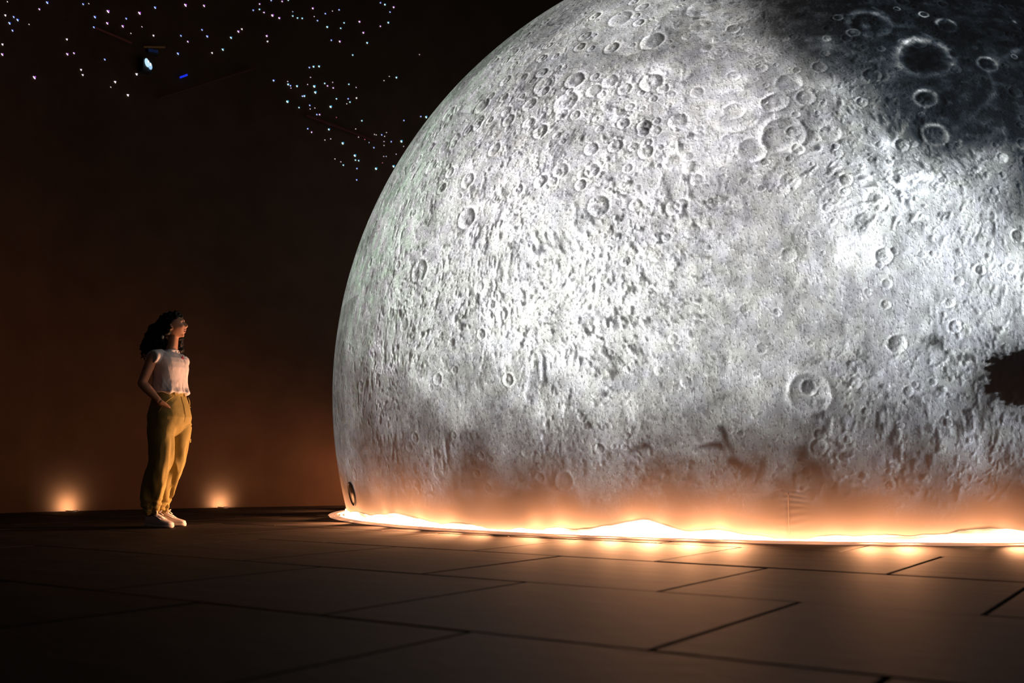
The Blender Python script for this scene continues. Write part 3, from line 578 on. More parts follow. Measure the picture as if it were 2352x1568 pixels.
mp_ = nt.nodes.new('ShaderNodeMapping'); mp_.inputs['Scale'].default_value = (1, 1, 9); nt.links.new(tc.outputs['Object'], mp_.inputs[0])
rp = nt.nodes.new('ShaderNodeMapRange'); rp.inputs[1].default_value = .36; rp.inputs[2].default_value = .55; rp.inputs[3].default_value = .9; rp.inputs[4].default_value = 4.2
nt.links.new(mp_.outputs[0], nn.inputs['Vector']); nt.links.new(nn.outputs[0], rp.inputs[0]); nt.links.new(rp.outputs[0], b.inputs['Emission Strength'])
fb = mb.build('added_foot_glow', m_b, moon, True); fb['label'] = 'white-hot lamplight at the foot of the moon, put in as a glowing band'

# ------------------------------------------------------------------ wall lamps
def hit_wall(px, py):
    d = ray(px, py); best = None
    for a, b in zip(WALL[:-1], WALL[1:]):
        e = b - a; den_ = d.x * e.y - d.y * e.x
        if abs(den_) < 1e-9: continue
        t = (a.x * e.y - a.y * e.x) / den_; u = (a.x * d.y - a.y * d.x) / den_
        if t > 0 and -1e-6 <= u <= 1 + 1e-6 and (best is None or t < best[0]):
            nrm = Vector((-e.y, e.x, 0)).normalized()
            if nrm.dot(Vector((d.x, d.y, 0))) > 0: nrm = -nrm
            best = (t, nrm, e.normalized())
    return CAM + d * best[0], best[1], best[2]
M_LENS = glow('warm_lamp_lens', (1, .62, .35), 14)
for px, lab in ((153, 'small floor-recessed uplight at the far left, washing the wall amber'), (503, 'small floor-recessed uplight on the wall between the woman and the moon')):
    p, nrm, tg_ = hit_wall(px, 1166)
    base = Vector((p.x, p.y, 0)) + nrm * .125
    e = empty('floor_uplight', base, math.atan2(tg_.y, tg_.x)); tag(e, lab, 'floor lamp', 'wall washer lamps along the back wall')
    mb = MB(); n_ = 28
    mb.loft([[Vector((r * math.cos(2 * PI * k / n_), r * math.sin(2 * PI * k / n_), z)) for k in range(n_)] for r, z in ((.06, -.02), (.06, .006), (.055, .010), (.045, .010), (.040, .004), (.040, -.01))], cap=False)
    mb.build('bezel_ring', mat('brushed_bezel', (.5, .36, .25), .35, .5, 40, .1, metal=1) if px < 200 else bpy.data.materials['brushed_bezel'], e, True)
    mb = MB(); mb.ball((0, 0, -.004), (.039, .039, .013), 20, 6); mb.build('lens', M_LENS, e, True)
    s_ = light('uplight_beam', 'SPOT', base + Vector((0, 0, .02)), 20, (1, .66, .38), spot_size=math.radians(160), spot_blend=1, shadow_soft_size=.02)
    aim(s_, Vector((p.x, p.y, .06)))

# ------------------------------------------------------------------ stars on the upper wall
SA = '''60 18 w 1;418 27 b 3;743 41 b 2;795 36 w 1;347 86 v 2;40 141 w 2;116 156 b 2;151 183 b 3;78 212 b 3;255 222 v 1;105 278 b 2;967 107 v 4;1250 122 v 4;1391 72 b 3;1664 50 v 4;1832 56 v 3;849 157 b 3
1131 171 b 2;960 213 v 3;1099 240 v 3;840 249 b 2;1273 244 v 1;1173 303 w 1;596 358 w 2;1376 324 w 2;1624 325 b 2;1814 272 b 2;1861 331 b 3;1686 378 v 2;2075 343 c 3;2142 288 v 3;2173 266 w 2;2277 96 b 2;2333 88 c 2;2334 40 v 2
14 403 w 2;12 493 v 3;600 491 v 3;660 482 v 2;938 539 b 2;1597 486 b 3;1904 480 w 2;2001 450 c 3;724 632 w 2;739 678 w 2;302 701 v 4;1224 672 w 3;1030 741 w 3;993 787 w 1;1145 860 w 3'''
SB = '''251 7 b 2;338 14 v 2;387 4 c 2;193 103 v 2;260 127 v 4;315 148 v 3;423 96 b 1;423 131 c 2;461 147 c 2;499 150 c 2;583 70 v 3;595 135 v 1;621 168 b 2;684 112 b 2;741 91 v 1;794 82 b 2;699 219 c 3;807 229 c 2;834 186 c 2;215 291 v 3;221 335 w 2
957 177 v 3;1125 25 b 2;1160 40 c 3;1230 61 v 3;1201 99 b 2;1187 184 c 3;1124 213 v 2;988 265 v 3;1018 346 c 3;732 325 b 2;799 335 v 3;903 443 c 2;1437 439 v 1;556 543 b 2;589 536 c 3;633 534 c 3;566 621 v 1;270 647 b 3;383 654 v 1;386 678 c 3;405 688 b 2
409 707 v 1;457 692 c 3;542 678 v 1;595 694 c 4;603 742 c 4;679 670 c 2;701 690 v 2;743 661 v 1;747 706 v 2;872 677 c 2;931 702 v 1;1153 647 w 1;1196 613 w 1;1252 623 c 3;500 772 b 2;516 771 c 3;773 793 c 2;867 793 b 2;881 819 c 2;933 787 w 2;856 833 w 1
380 816 c 4;473 863 c 2;559 845 b 2;563 874 v 1;600 866 v 1;726 857 c 4;616 919 b 2;638 919 v 2;773 941 r 1;976 968 c 2;543 1032 b 2;574 1060 v 2;712 1038 c 3;727 1113 v 1;681 1122 w 1;823 1149 c 4;927 1033 w 1;950 1099 v 1;1000 1118 r 1;1014 1094 r 1
1034 1142 b 1;1072 1183 b 2;1077 1077 w 1;1091 1081 w 1;1135 1081 b 2;1158 1092 w 1;1173 1062 w 1;1153 1134 v 1;1211 1135 b 2;1292 1133 c 4;1310 1172 v 1;1447 934 b 2;1490 939 c 4;1312 966 b 2;1153 1165 w 1;1151 1253 v 1;1171 1253 b 1;1250 1235 v 1;1141 1304 r 1
920 1247 c 4;925 1283 c 2;951 1287 c 2;937 1350 b 2;935 1441 b 2;761 1273 w 1;808 1297 v 1;828 1323 c 2;1089 1352 c 4;1229 1333 c 4'''
stars = []
for txt, ox, k in ((SA, 0, .2551), (SB, 550, .28703)):
    for ln in txt.replace('\n', ';').split(';'):
        a, b_, c_, s_ = ln.split(); stars.append((ox + float(a) * k, float(b_) * k, c_, int(s_)))
COLN = {'w': ('white', (1, .93, .95), (.8, .75, .9)), 'b': ('blue', (.55, .65, 1), (.03, .10, .9)), 'v': ('violet', (1, .8, 1), (.45, .08, .75)),
        'c': ('cyan', (.75, 1, 1), (.03, .42, .80)), 'r': ('dull red', (.5, .12, .2), (.25, .04, .08))}
SIZEN = {1: 'faint pin-prick', 2: 'small', 3: 'medium', 4: 'large bright'}
SM = {}
for c_, (nm, ca, cb) in COLN.items():
    SM[c_] = (glow(nm.replace(' ', '_') + '_star_core', ca, 1.6), glow(nm.replace(' ', '_') + '_star_lobe', cb, 1.0))
star_me = {}
def star_mesh(c_, s_, dash):
    key = (c_, s_, dash)
    if key in star_me: return star_me[key]
    L_ = {1: .006, 2: .0092, 3: .0118, 4: .0150}[s_]
    mb = MB(); rot = Matrix.Rotation(math.radians(42), 3, 'Y')
    mb.ball((0, 0, 0), (L_ * (1.25 if dash else .95), L_ * .4, L_ * (.42 if dash else .66)), 8, 5, rot); n1 = len(mb.f)
    if s_ >= 2: mb.ball((L_ * .45, -L_ * .15, L_ * .5), (L_ * .62, L_ * .35, L_ * .85), 7, 5, Matrix.Rotation(math.radians(35), 3, 'Y'))
    m_ = mb.mesh('star_light', True); m_.materials.append(SM[c_][0]); m_.materials.append(SM[c_][1])
    for i, p in enumerate(m_.polygons): p.material_index = 0 if i < n1 else 1
    star_me[key] = m_; return m_
def region(x, y):
    if x < 170: return 'in the top left corner' if y < 90 else 'low at the left edge'
    if x < 560: return 'in the high row above the woman' if y < 75 else 'around and below the spotlight'
    if y < 135: return 'in the chain along the top'
    if x < 850 and y < 262: return 'in the dense cluster'
    if x > 850 and y < 262: return 'in the gap beside the moon'
    return 'in the tapering tail' if x < 850 else 'in the swarm by the moon'
ORD = ['leftmost', 'second from left', 'third from left', 'fourth from left', 'fifth from left', 'sixth from left', 'seventh from left', 'eighth from left', 'ninth from left', 'tenth from left', 'eleventh from left', 'twelfth from left']
kin = {}
for st in stars: kin.setdefault((st[2], st[3], region(st[0], st[1])), []).append(st)
for (c_, s_, rg), mem in kin.items():
    mem.sort(key=lambda q: (q[0], q[1]))
    for i, (x, y, _, _) in enumerate(mem):
        p, nrm, tg_ = hit_wall(x, y)
        o = bpy.data.objects.new('star_light', star_mesh(c_, s_, x < 560)); C.objects.link(o)
        o.location = p + nrm * .012; o.rotation_euler = (0, 0, math.atan2(nrm.x, -nrm.y))
        lab = '%s %s star, %s, %s' % (SIZEN[s_], COLN[c_][0], ORD[i], rg) if len(mem) > 1 else '%s %s star, the only one %s' % (SIZEN[s_], COLN[c_][0], rg)
        tag(o, lab, 'star light', 'stars on the upper wall ' + rg)

# stage spotlight and faint fittings among the stars
p, nrm, tg_ = hit_wall(329, 153)
e = empty('spotlight', p + nrm * .10, math.atan2(nrm.x, -nrm.y)); tag(e, 'bright pale blue spotlight among the stars above the woman', 'spotlight')
mb = MB(); mb.box((-.055, 0, -.085), (.055, .10, .065)); mb.box((-.02, .05, .065), (.02, .10, .085)); mb.build('housing', M_BLACK, e)
mb = MB(); mb.ball((-.014, -.01, .012), (.024, .02, .050), 16, 8, Matrix.Rotation(math.radians(-18), 3, 'Y')); mb.build('lens', glow('pale_blue_lens', (.55, .85, 1), 1.0), e, True)
mb = MB(); mb.ball((.024, -.01, -.014), (.022, .02, .042), 16, 8, Matrix.Rotation(math.radians(-18), 3, 'Y')); mb.build('lens', glow('blue_white_lens', (.42, .68, 1), .9), e, True)
mb = MB(); mb.ball((-.008, -.028, .02), (.010, .008, .014), 10, 6); mb.ball((.018, -.028, -.004), (.009, .008, .018), 10, 6); mb.build('hot_filament', glow('white_hot', (1, 1, 1), 1.2), e, True)
def wall_bar(x0, y0, x1, y1, wd, m, name, lab, cat):
    a, n1, _ = hit_wall(x0, y0); b, n2, _ = hit_wall(x1, y1); mb = MB(); c = (a + b) / 2
    mb.tube([a + n1 * .06 - c, (a + b) / 2 + (n1 + n2) * .03 - c, b + n2 * .06 - c], wd, 6)
    o = mb.build(name, m); o.location = c; tag(o, lab, cat); return o
MD = glow('dim_red_line', (.012, .0028, .002), 1.0); MA = glow('dim_amber_line', (.022, .010, .003), 1.0)
wall_bar(215, 68, 296, 102, .012, MD, 'lit_rail', 'dull red lit rail slanting left of the spotlight', 'rail')
wall_bar(360, 228, 580, 160, .014, glow('very_dim_red_line', (.0045, .0012, .0008), 1.0), 'lit_rail', 'very faint long red rail rising right of the spotlight', 'rail')
wall_bar(700, 268, 856, 326, .018, glow('deep_red_line', (.008, .0014, .0016), 1.0), 'lit_rail', 'faint deep red rail slanting down through the stars to the moon', 'rail')
wall_bar(325, 111, 373, 112, .010, MA, 'lit_rail', 'short faint amber rail just above the spotlight', 'rail')
wall_bar(408, 181, 424, 175, .012, glow('deep_blue_led', (.01, .03, .75), 1.0), 'status_light', 'short deep blue light right of the spotlight', 'indicator light')
p, nrm, tg_ = hit_wall(347, 138)
e = empty('led_grille', p + nrm * .03 + tg_ * 0 + Vector((0, 0, .09)), math.atan2(nrm.x, -nrm.y)); tag(e, 'faint blue slatted grille just above the bright spotlight', 'light grille')
mb = MB(); mb.box((-.06, 0, -.035), (.06, .02, .035)); mb.build('backing', M_BLACK, e)
mg = glow('faint_blue_slat', (.008, .02, .09), 1.0)
for k in range(6):
    mb = MB(); x = -.05 + k * .019; mb.tube([(x, -.006, .018 + k * .003), (x + .014, -.006, -.012 + k * .003)], .0028, 5); mb.build('slat', mg, e)

# ------------------------------------------------------------------ the woman
FOOT = on_floor(375, 1209)
vn = Vector((FOOT.x, FOOT.y, 0)).normalized(); vs = Vector((vn.y, -vn.x, 0))
CF, CL = .82, .57
Fd = vs * CF - vn * CL
person = empty('person', FOOT, math.atan2(Fd.y, Fd.x))
tag(person, 'curly-haired woman in white sleeveless top and olive trousers gazing up at the moon', 'person')
def J(px, py, l):
    d = ray(px, py); t = (FOOT - CAM).dot(vn) / d.dot(vn); P = CAM + d * t; s_ = (P - FOOT).dot(vs)
    # undo the small change of scale with depth: the point lies off the picture plane of the feet
    f = (s_ - CL * l) / CF; dep = (-CL * f + CF * l); k = 1 + dep / (FOOT - CAM).dot(vn)
    z = CAM_H + (P.z - CAM_H) * k
    f = (s_ * k + (k - 1) * 0 - CL * l) / CF
    return Vector((f, l, z))

def ell(c, rf, rl, n=28, tilt=0.0, p=2.3, yaw=0.0):
    out = []
    for k in range(n):
        a = 2 * PI * k / n; ca, sa = math.cos(a), math.sin(a)
        x = rf * math.copysign(abs(ca) ** (2 / p), ca); y = rl * math.copysign(abs(sa) ** (2 / p), sa)
        x, y = x * math.cos(yaw) - y * math.sin(yaw), x * math.sin(yaw) + y * math.cos(yaw)
        out.append(Vector(c) + Vector((x, y, x * tilt)))
    return out
def interp(keys, n):
    keys = sorted(keys, key=lambda k: k[0]); out = []
    zs = [k[0] for k in keys]
    for i in range(n):
        z = zs[0] + (zs[-1] - zs[0]) * i / (n - 1); j = max(0, min(len(zs) - 2, np.searchsorted(zs, z) - 1)); t = (z - zs[j]) / (zs[j + 1] - zs[j]); t = t * t * (3 - 2 * t) * .5 + t * .5
        out.append((z, [a + (b - a) * t for a, b in zip(keys[j][1], keys[j + 1][1])]))
    return out

# head in its own frame: f forward, l left, z up
HR = Matrix.Rotation(math.radians(17), 3, 'Z') @ Matrix.Rotation(math.radians(-13), 3, 'Y')
HC = J(399.5, 748.5, 0.0)
def hg(a, e, a0, e0, sa, se): return math.exp(-((a - a0) / sa) ** 2 - ((e - e0) / se) ** 2)
def head_pt(azz, el, off=0.0):
    aa = azz - 360 if azz > 180 else azz
    ce_, se_ = math.cos(math.radians(el)), math.sin(math.radians(el))
    d = Vector((ce_ * math.cos(math.radians(azz)), ce_ * math.sin(math.radians(azz)), se_))
    R = Vector((.086 * d.x, .066 * d.y, (.086 if se_ > 0 else .100) * d.z))
    jaw = max(0, -se_); R.y *= 1 - .30 * jaw ** 1.5; R.x *= 1 + (.14 * jaw if d.x > 0 else -.25 * jaw)
    b = .0165 * hg(aa, el, 0, -12, 10, 7) + .012 * hg(aa, el, 0, -2, 6, 9) + .004 * hg(aa, el, 0, 22, 30, 9)
    b += .004 * (hg(aa, el, 7, -15, 5, 4) + hg(aa, el, -7, -15, 5, 4))
    b -= .010 * (hg(aa, el, 20, 3, 10, 7) + hg(aa, el, -20, 3, 10, 7)) + .004 * hg(aa, el, 0, 9, 10, 4)
    b += .004 * (hg(aa, el, 20, 15, 14, 4) + hg(aa, el, -20, 15, 14, 4))
    b += .006 * (hg(aa, el, 34, -14, 13, 10) + hg(aa, el, -34, -14, 13, 10))
    b += .008 * hg(aa, el, 0, -28, 15, 4) - .009 * hg(aa, el, 0, -34, 19, 3) + .008 * hg(aa, el, 0, -40, 14, 4) - .004 * hg(aa, el, 0, -47, 16, 3)
    b += .016 * hg(aa, el, 0, -58, 26, 9)
    return HC + HR @ (R + d * (b + off))
def head_mesh():
    nu, nv = 72, 56; v = []; f = []
    for i in range(nv + 1):
        for k in range(nu): v.append(head_pt(360 * k / nu, 90 - 180 * i / nv))
    for i in range(nv):
        for k in range(nu):
            l = (k + 1) % nu; f.append((i * nu + k, (i + 1) * nu + k, (i + 1) * nu + l, i * nu + l))
    return v, f
body = MB()
hv, hf = head_mesh(); body.add(hv, hf)
for sgn in (1, -1):   # ears
    c = HC + HR @ Vector((-.012, sgn * .066, -.012)); body.ball(c, (.017, .008, .028), 12, 8, HR); body.ball(c + HR @ Vector((.0, sgn * .004, -.022)), (.009, .007, .010), 10, 6)
# neck, trunk
nk = [J(398.5, 772, 0), J(397, 790, 0), J(394, 806, 0), J(390, 822, 0)]
body.loft([ell(nk[0], .037, .037), ell(nk[1], .036, .038), ell(nk[2], .042, .052), ell(nk[3], .062, .10)])
TR = [(J(393, 815, 0), .060, .150), (J(392, 835, 0), .088, .155), (J(391, 862, 0), .082, .130), (J(390, 890, 0), .074, .118), (J(390, 920, 0), .090, .150), (J(390, 955, 0), .105, .165), (J(388, 985, 0), .09, .16)]
body.loft([ell(c, a, b_) for c, a, b_ in TR])
# legs inside the trousers down to the ankles
ANK = {-1: J(349, 1178, -.10), 1: J(374, 1174, .10)}
LEG = {-1: [J(368, 985, -.095), J(370, 1056, -.10), J(357, 1112, -.10), J(348.5, 1160, -.10), J(348, 1192, -.10)],
       1: [J(410, 985, .09), J(400, 1056, .097), J(384, 1112, .10), J(373.5, 1158, .10), J(374, 1188, .10)]}
for s_ in (-1, 1): body.tube(LEG[s_], [.066, .046, .034, .025, .027], 14)
# arms, hands in the pockets
def arm(sgn, sh, el, wr, hand):
    up_ = (el - sh)
    body.ball(sh, (.042, .040, .044), 14, 10)
    body.tube([sh, sh + up_ * .3, sh + up_ * .65, el - up_ * .04, el + (wr - el) * .08, el + (wr - el) * .28, el + (wr - el) * .62, wr], [.041, .040, .037, .033, .035, .036, .029, .022], 16, ref=(0, 1, 0))
    body.ball(el, .034, 12, 8)
    # palm and fingers
    d = (hand - wr).normalized(); side = Vector((0, sgn, 0)); side = (side - d * side.dot(d)).normalized(); acr = d.cross(side).normalized()
    kn = wr + d * .078
    body.loft([[q + acr * (w_ * math.cos(2 * PI * k / 14)) + side * (th * math.sin(2 * PI * k / 14)) for k in range(14)] for q, w_, th in ((wr, .024, .018), (wr + d * .035, .034, .015), (kn, .037, .013))])
    for k in range(4):
        b_ = kn - d * .014 + acr * (.027 - .018 * k); L_ = (.066, .074, .070, .054)[k]; cu = side * -.012
        body.tube([b_, b_ + d * L_ * .5, b_ + d * L_ * .8 + cu * .7, b_ + d * L_ + cu * 2], [.0095, .0088, .008, .0065], 8)
    tb = wr + d * .022 + acr * .026
    body.tube([tb, tb + d * .022 + acr * .022, tb + d * .048 + acr * .030, tb + d * .066 + acr * .026], [.0125, .011, .0095, .0075], 8)
SH = {-1: J(352, 818, -.175), 1: J(352, 818, -.175)}
SH[1].y = .175
EL = {-1: J(326.5, 880, -.235), 1: J(326.5, 880, -.235)}; EL[1].y = .235
WR = {-1: J(363, 921, -.205), 1: J(363, 921, -.205)}; WR[-1].y = -.19; WR[1].y = .18; WR[1].x -= .05
HD = {-1: J(379, 946, -.178), 1: J(379, 946, -.178)}; HD[-1].y = -.105; HD[-1].x -= .01; HD[1].y = .12; HD[1].x -= .08
for s_ in (-1, 1): arm(s_, SH[s_], EL[s_], WR[s_], HD[s_])
bm_ = remesh(body.mesh('body'), .0042, 3, 'body')
link('body', bm_, person, M_SKIN)
M_IRIS = mat('dark_iris', (.03, .015, .01), .2, .5, 60, .1)
for s_ in (1, -1):
    ec_ = head_pt(20 * s_, 3, -.0060)
    mb = MB(); mb.ball(ec_, .0110, 16, 12); ey = mb.build('eye', M_EYE, person, True)
    mb = MB(); mb.ball(ec_ + HR @ Vector((.0085, s_ * .001, .0015)), .0048, 10, 8); mb.build('iris', M_IRIS, ey, True)
mb = MB()
for e0, hg_, cv in ((-30, .0030, .010), (-38.5, .0038, .010)):
    mb.tube([head_pt(q, e0 + cv * q * q * .5 + (.0085 * q * q if e0 < -35 else 0), .0005) for q in range(-25, 26, 5)], [hg_ * (1 - .75 * (abs(k - 5) / 5) ** 1.5) for k in range(11)], 8)
mb.build('lips', M_LIP, person, True)
mb = MB(); mb.tube([head_pt(q, -33.9 + .008 * q * q, .0012) for q in range(-16, 17, 4)], .0034, 8, flat=1.1); mb.build('teeth', M_SOLE, person, True)
mb = MB(); ec = J(387, 776.5, 0) ; ec.y = (HC + HR @ Vector((-.012, -.076, 0))).y; mb.ball(ec, (.012, .009, .015), 12, 8); mb.ball(ec + Vector((0, 0, .016)), .006, 8, 6); mb.build('earring', M_PEARL, person, True)
for s_ in (1, -1):
    mb = MB(); mb.tube([head_pt(s_ * q, 13.5 + e, .0008) for q, e in ((9, 0), (15, 2.2), (22, 3.6), (29, 3.4), (36, 1))], [.0015, .0026, .0026, .0022, .001], 6); mb.build('eyebrow', M_HAIR, person, True)
# hair: a cloud of curls falling down the back and past the far side of the neck
hair = MB()
blobs = [(385, 737, 0, .062), (377, 741, -.02, .055), (372, 750, .02, .06), (366, 757, -.02, .062), (378, 755, .03, .06), (358, 768, 0, .066), (350, 780, -.02, .062), (346, 793, .01, .058), (343, 803, -.01, .045),
         (352, 800, .03, .05), (362, 785, .03, .065), (368, 775, -.045, .042), (372, 765, -.05, .038), (392, 731, 0, .045), (399, 732, 0, .036), (402, 735, .03, .030), (401, 734, -.025, .024), (376, 790, -.02, .036),
         (340, 786, 0, .04), (356, 757, 0, .05), (380, 748, -.05, .034), (384, 742, -.048, .034), (390, 738, -.045, .028), (412, 790, .06, .034), (414, 802, .07, .030), (413, 778, .055, .028), (408, 768, .055, .028), (404, 750, .055, .034), (350, 765, .02, .04)]
blobs += [(395, 729, .0, .036), (401, 730.5, -.01, .026), (405, 733, .012, .022), (397, 730, -.03, .028), (403, 731, -.022, .024), (407, 733, 0, .020), (390, 727, -.015, .036), (398, 731, .03, .03), (392, 740, -.055, .024), (388, 752, -.062, .024), (384, 764, -.062, .022)]
for x, y, l, r in blobs: hair.ball(J(x, y, l), r, 16, 10)
for x, y, z, r in ((.0, -.03, .078, .034), (.0, .03, .078, .034), (.03, -.025, .078, .028), (.03, .025, .078, .028), (.052, -.015, .070, .022), (.052, .018, .070, .022), (.066, 0, .060, .017), (.03, 0, .082, .028)):
    hair.ball(HC + HR @ Vector((x, y, z)), r, 14, 9)
hm = remesh(hair.mesh('hair'), .007, 2, 'hair')
a = verts(hm); nn_ = normals(hm)
d_ = .5 * fbm(a.astype(float), 26, 2, 301) + .5 * fbm(a.astype(float), 60, 2, 305)
a = a + nn_ * (d_ * .022)[:, None].astype(np.float32)
# keep hair off the face
q = (a - np.array(HC)) @ np.array(HR)   # into the head frame
face = (q[:, 0] > .062) & (q[:, 2] < .046) & (np.abs(q[:, 1]) < .056)
a[face] -= ((q[face, 0] - .062)[:, None] * (np.array(HR) @ np.array([1, 0, 0]))).astype(np.float32)
set_verts(hm, a)
cur = MB()
for i in range(420):
    x, y, l, r = random.choice(blobs[:23] if random.random() < .8 else blobs[23:27]); c = J(x, y, l)
    d = Vector((random.uniform(-1, .25), random.uniform(-1, 1), random.uniform(-.9, .7))).normalized(); s0 = c + d * (r * .90)
    qh = HR.transposed() @ (s0 - HC)
    if qh.x > .045 or (qh.x > -.02 and abs(qh.y) < .085 and -.13 < qh.z < .06): continue
    dirn = (Vector((0, 0, -1)) + d * .35).normalized(); u1 = dirn.cross(Vector((0, 1, .2))).normalized(); u2 = dirn.cross(u1); ph = random.uniform(0, 6)
    pts = [s0 + dirn * (.006 * k) + (u1 * math.cos(ph + k * .9) + u2 * math.sin(ph + k * .9)) * .0068 for k in range(11)]
    cur.tube(pts, [.0034] * 9 + [.0026, .001], 5)
ho = link('hair', hm, person, M_HAIR)
cur.build('curls', M_HAIR, ho, True)

# top: boxy cropped sleeveless shirt
TOPK = [(J(392, 810.5, 0), .048, .088), (J(391, 815, 0), .066, .140), (J(391, 824, 0), .088, .168), (J(391, 834, 0), .102, .165), (J(391.5, 847, 0), .107, .158), (J(391, 862, 0), .102, .152), (J(390.5, 877, 0), .098, .150), (J(390.5, 892, 0), .100, .156), (J(392, 903, 0), .108, .164)]
top_ = MB(); nkc = J(394, 804.5, 0)
top_.loft([ell(J(392, 903.5, 0), .085, .15, 40)] + [ell(c, a, b_, 40, .04, 2.5) for c, a, b_ in reversed(TOPK)] + [ell(nkc, .050, .062, 40, .12)])
for s_ in (-1, 1):
    sh = SH[s_]; top_.loft([[Vector((sh.x + .054 * math.cos(2 * PI * k / 20) * w_ + .010, sh.y + s_ * (off_), sh.z + .010 - (off_ + .06) * .22 + .052 * math.sin(2 * PI * k / 20) * w_)) for k in range(20)] for off_, w_ in ((-.075, .95), (-.03, 1.0), (.0, 1.0), (.025, .98), (.034, .90))])
tm = remesh(top_.mesh('top'), .0055, 5, 'top')
a = verts(tm); nn_ = normals(tm); ad_ = a.astype(float)
dr = ad_ @ np.array([[.5, 0, 0], [0, .5, 0], [.5, .3, .42]])
wr_ = 1 - np.abs(fbm(np.stack([ad_[:, 0] + ad_[:, 2] * .35, ad_[:, 1], ad_[:, 2] * .45], -1), 17, 3, 401)) * 2
zz = ad_[:, 2]; low = np.clip((1.16 - zz) / .12, .25, 1)
a = a + nn_ * ((wr_ * .0085 * low) + .006 * np.sin(ad_[:, 1] * 60 + ad_[:, 0] * 30) * np.clip((1.06 - zz) / .05, 0, 1))[:, None].astype(np.float32)
set_verts(tm, a); to = link('top', tm, person, M_SHIRT)
# placket and a small red print on the chest
def front(z, l):   # front surface of the top at height z and side l
    best = None
    m_ = (np.abs(a[:, 2] - z) < .01) & (np.abs(a[:, 1] - l) < .01)
    return float(a[m_, 0].max()) if m_.any() else .1
zc = J(416, 820, 0).z
em = MB(); lc = .028; em.ball((front(zc, lc) - .001, lc, zc), (.003, .010, .016), 14, 8); em.ball((front(zc, lc + .016) - .001, lc + .016, zc - .008), (.003, .007, .010), 12, 6)
e_ = em.build('chest_emblem', M_RED, to, True); e_['label'] = 'small dark red chest print'
pl = MB(); pl.tube([(front(z, .05) - .0004, .05, z) for z in [zc + .03 - .02 * k for k in range(0, 10, 3)]], .0010, 6); pl.build('front_seam', M_SHIRT, to, True)
for s_ in (-1, 1): pass

# trousers
tr = MB()
HIPS = [(J(390.5, 898, 0), .088, .142), (J(390.5, 908, 0), .090, .145), (J(390, 921, 0), .104, .160), (J(390, 938, 0), .122, .174), (J(389.5, 958, 0), .134, .184), (J(389, 976, 0), .122, .184), (J(388, 988, 0), .095, .15), (J(388, 1002, 0), .05, .10)]
tr.loft([ell(c, a_, b_, 40, 0, 2.4) for c, a_, b_ in reversed(HIPS)])
LG = {-1: [(384, 938, -.075, .075, .06), (378, 957, -.085, .100, .085), (372, 977, -.092, .108, .092), (369, 1000, -.098, .096, .090), (371, 1030, -.10, .084, .084), (370, 1058, -.10, .078, .080), (363, 1086, -.10, .078, .078), (357, 1112, -.10, .078, .076), (351, 1138, -.10, .074, .072), (348.5, 1158, -.10, .062, .062), (348.5, 1170, -.10, .042, .046), (349, 1180, -.10, .040, .044)],
      1: [(398, 936, .075, .075, .06), (403, 955, .083, .098, .085), (408, 975, .090, .106, .091), (409, 998, .092, .092, .086), (405, 1030, .095, .080, .080), (400, 1058, .097, .074, .077), (392, 1086, .10, .068, .074), (384, 1112, .10, .066, .070), (377.5, 1138, .10, .058, .064), (373.5, 1156, .10, .046, .054), (373, 1168, .10, .036, .042), (373.5, 1177, .10, .034, .040)]}
for s_ in (-1, 1): tr.loft([ell(J(x, y, l), rf, rl, 30, 0, 2.2) for x, y, l, rf, rl in LG[s_]])
trm = remesh(tr.mesh('trousers'), .0058, 4, 'trousers')
a = verts(trm); nn_ = normals(trm); ad_ = a.astype(float); zz = ad_[:, 2]
cc_ = np.where(ad_[:, 1] < 0, -.10, .10); ang = np.arctan2(ad_[:, 1] - cc_, ad_[:, 0] - np.interp(zz, [0, .3, .6, .9], [-.05, -.02, .05, .08]))
legz = np.clip((.70 - zz) / .25, 0, 1)
fold = np.sin(ang * 3 + zz * 7 + 2.2 * fbm(ad_ * np.array([1, 1, .25]), 7, 2, 501)) * .010 * legz + (1 - 2 * np.abs(fbm(ad_ * np.array([1, 1, .3]), 15, 2, 511))) * .010 * legz
ank = np.clip((.24 - zz) / .08, 0, 1); fold += ank * .007 * (np.sin(zz * 150 + ang * 2) * .5 + 1.2 * fbm(ad_ * np.array([1, 1, 2.2]), 22, 2, 541))
crz = J(400, 962, 0).z
fold += (-.006 * np.exp(-((zz - crz + .032 + .3 * np.abs(ad_[:, 1] - .09)) / .006) ** 2) - .003 * np.exp(-((zz - crz + .05) / .006) ** 2)) * (ad_[:, 0] > .05) * np.clip(ad_[:, 1] / .04, 0, 1)
fold += -.006 * np.exp(-(ad_[:, 1] / .006) ** 2) * (ad_[:, 0] > .08) * (zz > crz - .02)
fold += (1 - 2 * np.abs(fbm(ad_ * np.array([1, 1, .8]), 12, 2, 521))) * .003 * (1 - legz)
a = a + nn_ * fold[:, None].astype(np.float32); set_verts(trm, a)
tro = link('trousers', trm, person, M_TROUSER)
mb = MB(); mb.loft([ell(J(390.5, y, 0), .0935, .1475, 44, 0, 2.4) for y in (899, 901, 909, 910.5)]); mb.build('waistband', M_TROUSER, tro, True)
